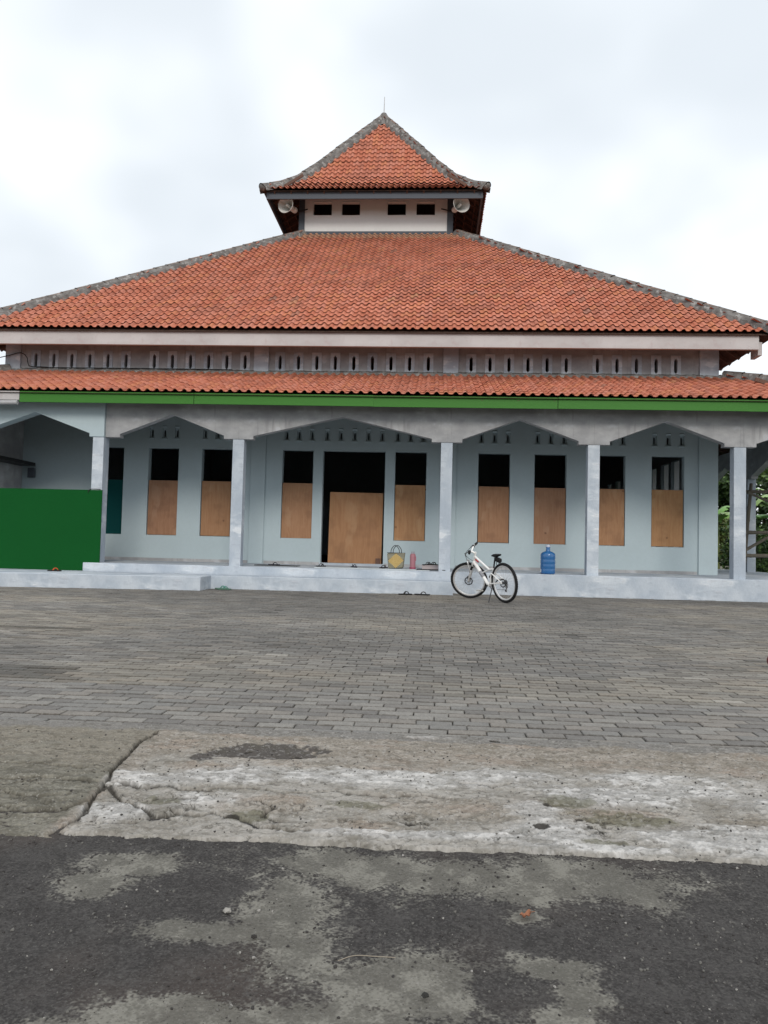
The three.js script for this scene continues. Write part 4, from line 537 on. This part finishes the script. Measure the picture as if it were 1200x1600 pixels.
// ---------------------------------------------------------------- edge-of-frame and ground litter
{
  const t = thing('red_ball', 'small dark red ball on the paving at the right edge', 'ball', [5.03, gy(-7) + .072, -7.02]); mesh('ball_skin', new THREE.IcosahedronGeometry(.068, 4), mat({ color: lin(.12, .01, .015), roughness: .4 }), t); mesh('ball_valve', new THREE.CylinderGeometry(.006, .006, .004, 10).translate(0, .068, 0), M.black, t);
  const d = thing('drain_pipe', 'short dark pipe end by the low platform at the left edge', 'pipe', [-6.75, gy(-14.4) + .005, -14.35]); mesh('pipe_elbow', tube([V(0, .03, .1), V(0, .12, .06), V(.02, .2, 0), V(-.12, .22, -.05)], .05, 20, 10), M.black, d); mesh('pipe_foot', box(-.09, .09, 0, .05, .02, .18, .01), M.black, d);
  const l = thing('dry_leaf', 'curled orange brown dry leaf on the grey asphalt', 'leaf', [2.285, -.004, -2.185], .6), g = new THREE.PlaneGeometry(.038, .02, 10, 6), p = g.attributes.position; g.rotateX(-Math.PI / 2); for (let i = 0; i < p.count; i++) { const x = p.getX(i) / .019, z = p.getZ(i) / .010; p.setZ(i, p.getZ(i) * Math.sqrt(Math.max(0, 1 - x * x * .95))); p.setY(i, .006 * z * z + .008 * x * x + .003 * Math.sin(x * 6 + z * 3)); } g.computeVertexNormals(); mesh('blade', g, mat({ color: lin(.27, .125, .075), roughness: .8 }), l); mesh('stalk', cyl(V(.017, .008, 0), V(.030, .010, .005), .0012, .0008, 5), mat({ color: lin(.2, .09, .05) }), l);
  const stone = (label, pos, s, c, sd) => { const o = thing('stone', label, 'stone', pos, sd), q = new THREE.IcosahedronGeometry(1, 2), k = q.attributes.position; for (let i = 0; i < k.count; i++) { const v = V().fromBufferAttribute(k, i), h = .5 + fbm(v.x * 2.3 + sd * 5, v.y * 2.1 + v.z * 1.9, 3, 850); k.setXYZ(i, v.x * h * s, Math.max(-.3, v.y) * h * s * .65, v.z * h * s); } q.computeVertexNormals(); mesh('stone_body', q, mat({ color: lin(...c) }), o); };
  stone('dark round stone on the pale patch at the bottom of the road', [2.015, -.004, -1.785], .0085, [.03, .03, .028], 1); stone('pale lump of concrete at the crack end on the apron', [.80, -.004, -2.735], .026, [.30, .29, .275], 2); stone('pale chip of concrete where the cracks meet', [.725, .004, -3.12], .020, [.34, .33, .31], 3); stone('grey stone on the asphalt near the left pale patch', [1.47, -.006, -2.13], .011, [.28, .27, .25], 4); stone('small dark stone by the left narrow pale streak', [1.575, -.006, -2.0], .008, [.035, .032, .03], 5);
  const tw = thing('twig', 'thin dry twig lying on the dark asphalt', 'twig', [1.85, -.004, -1.92], .2); mesh('stem', tube([V(-.05, .003, .01), V(-.01, .006, -.004), V(.04, .004, 0), V(.09, .005, .012)], .0012, 16, 5), mat({ color: lin(.25, .22, .18) }), tw);
}
// ---------------------------------------------------------------- bamboo frame and planting at the right
const bambooMat = texMat(woodTex, [.3, 1.0], .003, .7, { color: lin(2.2, 3.0, 2.9) });
function bamboo(name, parent, a, b, r) { const d = b.clone().sub(a), L = d.length(), pr = []; for (let s = 0; s < L; s += .02) { const k = (s % .36); pr.push(new THREE.Vector2(r * (1 + (k < .03 ? .10 : 0) - .08 * s / L), s)); } pr.unshift(new THREE.Vector2(.001, 0)); pr.push(new THREE.Vector2(.001, L)); const g = new THREE.LatheGeometry(pr, 8); g.applyQuaternion(new THREE.Quaternion().setFromUnitVectors(V(0, 1, 0), d.normalize())); g.translate(a.x, a.y, a.z); return mesh(name, g, bambooMat, parent); }
{
  const t = thing('bamboo_frame', 'weathered bamboo scaffold frame on the side porch behind the right column', 'scaffold'), z = -21.4;
  bamboo('rail', t, V(10.2, 2.70, z), V(14.2, 2.78, z + .1), .045); bamboo('rail', t, V(10.2, 1.60, z), V(14.2, 1.66, z), .05); bamboo('rail', t, V(10.2, .98, z), V(14.2, 1.02, z), .05); bamboo('brace', t, V(10.45, 2.68, z + .1), V(12.3, 1.9, z + .1), .035); bamboo('brace', t, V(10.2, 1.0, z + .1), V(12.2, 2.25, z + .1), .04);
  bamboo('post', t, V(10.42, FL, z - .09), V(10.62, 2.95, z - .09), .05); bamboo('post', t, V(12.9, -.1, z - .09), V(12.9, 3.1, z - .09), .05); bamboo('prop', t, V(9.85, FL, z + .6), V(10.1, 1.25, z + .2), .05);
}
function bananaLeaf(L, W, droop, sd) {
  const nx = 22, ny = 8, P = [], U = [], I = [], r = rng(sd); const tear = [...Array(nx + 1)].map(() => r());
  for (let i = 0; i <= nx; i++) { const s = i / nx, a = droop[0] + (droop[1] - droop[0]) * s; let x = 0, y = 0; const n = 20; for (let k = 0; k < n; k++) { const q = s * (k + .5) / n, an = droop[0] + (droop[1] - droop[0]) * q; x += Math.cos(an) * s * L / n; y += Math.sin(an) * s * L / n; } const w = s < .12 ? .02 + s * .1 : W * Math.pow(Math.sin(Math.PI * Math.min(1, (s - .08) / .95)), .6) * (.9 + .2 * tear[i]); for (let j = -ny / 2; j <= ny / 2; j++) { const v = j / (ny / 2), sag = -.18 * v * v * w + .06 * w * Math.sin(s * 40 + sd) * v * v; P.push(x - Math.sin(a) * sag * .3, y + sag + .10 * Math.abs(v) * w, v * w * .5); U.push(s * L, v * W); } }
  for (let i = 0; i < nx; i++) for (let j = 0; j < ny; j++) { if ((j < 2 || j > 5) && tear[i] > .86) continue; const a = i * (ny + 1) + j; I.push(a, a + 1, a + ny + 2, a, a + ny + 2, a + ny + 1); }
  const g = new THREE.BufferGeometry(); g.setAttribute('position', new THREE.Float32BufferAttribute(P, 3)); g.setAttribute('uv', new THREE.Float32BufferAttribute(U, 2)); g.setIndex(I); g.computeVertexNormals(); return g;
}
const leafMat = (r, g, b) => new THREE.MeshPhysicalMaterial({ color: lin(r, g, b), roughness: .55, transmission: .25, thickness: 0, side: THREE.DoubleSide });
const banMats = [leafMat(.17, .38, .07), leafMat(.23, .46, .09), leafMat(.13, .30, .08), leafMat(.28, .44, .13)], stemMat = mat({ color: lin(.16, .19, .07) });
function banana(label, x, z, h, sd, n = 8, dirs) {
  const t = thing('banana_plant', label, 'banana plant', [x, -.14, z], 0, 'banana plants beyond the side porch'), r = rng(sd); mesh('trunk', new THREE.LatheGeometry([[.13, 0], [.12, h * .4], [.09, h * .8], [.05, h]].map(q => new THREE.Vector2(...q)), 12), stemMat, t);
  for (let k = 0; k < n; k++) { const a = dirs ? dirs[k % dirs.length] + (r() - .5) * .3 : k * 2.4 + r(), L = 1.5 + r() * .8, g = bananaLeaf(L, .42 + r() * .14, [1.2 - r() * .5, -.5 - r() * .7], sd + k); const o = mesh('leaf', g, banMats[(r() * 4) | 0], t); o.position.y = h * (.86 + .12 * r()); o.rotation.y = a; }
}
banana('tall banana plant with broad pale leaves right of the end column', 14.9, -29.0, 3.1, 11, 9); banana('banana plant with hanging leaves in the gap beside the hall corner', 13.3, -31.5, 2.6, 27, 9); banana('banana plant with upright leaves close behind the bamboo top rail', 13.0, -24.6, 2.0, 93, 8); banana('young banana plant low behind the bamboo frame', 15.6, -27.0, 1.4, 51, 6);
const lg = (() => { const g = new THREE.BufferGeometry(); g.setAttribute('position', new THREE.Float32BufferAttribute([0, 0, 0, .5, .10, .42, 1, -.06, 0, 0, 0, 0, 1, -.06, 0, .5, .10, -.42], 3)); g.setAttribute('uv', new THREE.Float32BufferAttribute([0, 0, .5, 1, 1, 0, 0, 0, 1, 0, .5, 1], 2)); g.computeVertexNormals(); return g; })();
const folMat = new THREE.MeshPhysicalMaterial({ roughness: .6, transmission: .2, thickness: 0, side: THREE.DoubleSide });
function leafy(name, label, cat, x, z, th, rx, ry, n, ls, cols, sd) {
  const t = thing(name, label, cat, [x, -.14, z], 0, cat === 'tree' ? 'trees behind the side porch' : 'shrubs beyond the side porch'), r = rng(sd), lim = []; const top = V(.1, th, .05), cc = [];
  lim.push(cyl(V(0, 0, 0), top, .05 + th * .03, .03 + th * .018, 9)); for (let k = 0; k < 9; k++) { const a = k * 2.4 + r(), e = V(Math.cos(a) * rx * (.35 + .5 * r()), th + ry * (.1 + 1.3 * r()), Math.sin(a) * rx * (.35 + .5 * r())); lim.push(cyl(top.clone().multiplyScalar(.5 + .45 * r()), e, .03 + th * .008, .012, 6)); cc.push(e); }
  mesh('trunk', join(lim), mat({ color: lin(.10, .08, .06) }), t); for (let k = 0; k < 22; k++) { const a = r() * 6.283, q = Math.acos(2 * r() - 1), s = .45 + .55 * r(); cc.push(V(Math.sin(q) * Math.cos(a) * rx * s, th + ry * (.55 + .85 * Math.cos(q) * s), Math.sin(q) * Math.sin(a) * rx * s)); }
  const im = new THREE.InstancedMesh(lg, folMat, n); im.name = 'crown'; im.userData.kind = 'stuff'; im.castShadow = im.receiveShadow = true;
  for (let i = 0; i < n; i++) { const c = cc[(r() * cc.length) | 0], s = rx * .34 * Math.cbrt(r()), a = r() * 6.283, q = Math.acos(2 * r() - 1), sz = ls * (.6 + .8 * r()); im.setMatrixAt(i, new THREE.Matrix4().compose(V(c.x + s * Math.sin(q) * Math.cos(a), Math.max(.05, c.y + s * .8 * Math.cos(q)), c.z + s * Math.sin(q) * Math.sin(a)), new THREE.Quaternion().setFromEuler(new THREE.Euler((r() - .5) * 1.6, r() * 6.283, (r() - .5) * 1.6 - .3)), V(sz, sz, sz))); const k = cols[(r() * cols.length) | 0], m = .7 + .6 * r(); im.setColorAt(i, lin(k[0] * m, k[1] * m, k[2] * m)); } t.add(im);
}
const dg = [[.06, .12, .03], [.11, .20, .045], [.055, .11, .04]], yg = [[.14, .19, .045], [.18, .19, .06], [.10, .16, .04]];
leafy('shrub', 'dark leafy shrub in the gap beside the hall corner', 'shrub', 12.9, -28.2, .6, .9, 1.1, 2600, .12, dg, 61); leafy('shrub', 'yellowish leafy shrub right of the end column behind the bamboo', 'shrub', 14.7, -26.0, .6, 1.0, 1.3, 3000, .12, yg, 62); leafy('shrub', 'dense green shrub low at the right edge behind the bamboo', 'shrub', 16.0, -30.0, .7, 1.5, 1.5, 3500, .15, dg, 63); leafy('shrub', 'mixed green shrub behind the banana plant by the hall corner', 'shrub', 13.6, -34.5, .8, 1.6, 1.6, 3800, .16, yg, 64);
leafy('shrub', 'broad dark shrub filling the gap under the banana leaves', 'shrub', 14.4, -38, 1.0, 2.2, 2.4, 6500, .2, dg, 71); leafy('shrub', 'tall dark shrub behind the bamboo rails at the right edge', 'shrub', 17.6, -34, 1.2, 2.0, 2.6, 6500, .2, dg, 72); leafy('shrub', 'low dark shrub at the foot of the bamboo prop', 'shrub', 12.6, -25.4, .3, .8, .9, 2600, .1, dg, 73);
leafy('tree', 'dark tree rising behind the banana plants', 'tree', 17.3, -37, 2.2, 2.6, 2.6, 6000, .22, dg, 65); leafy('tree', 'dark spreading tree right of the end column above the banana leaves', 'tree', 16.9, -32, 2.6, 1.6, 1.7, 4500, .17, dg, 66); leafy('tree', 'dark tree closing the view beside the hall corner', 'tree', 15.4, -41, 1.8, 2.8, 2.4, 6000, .24, dg, 67);
renderer.render(scene, camera);
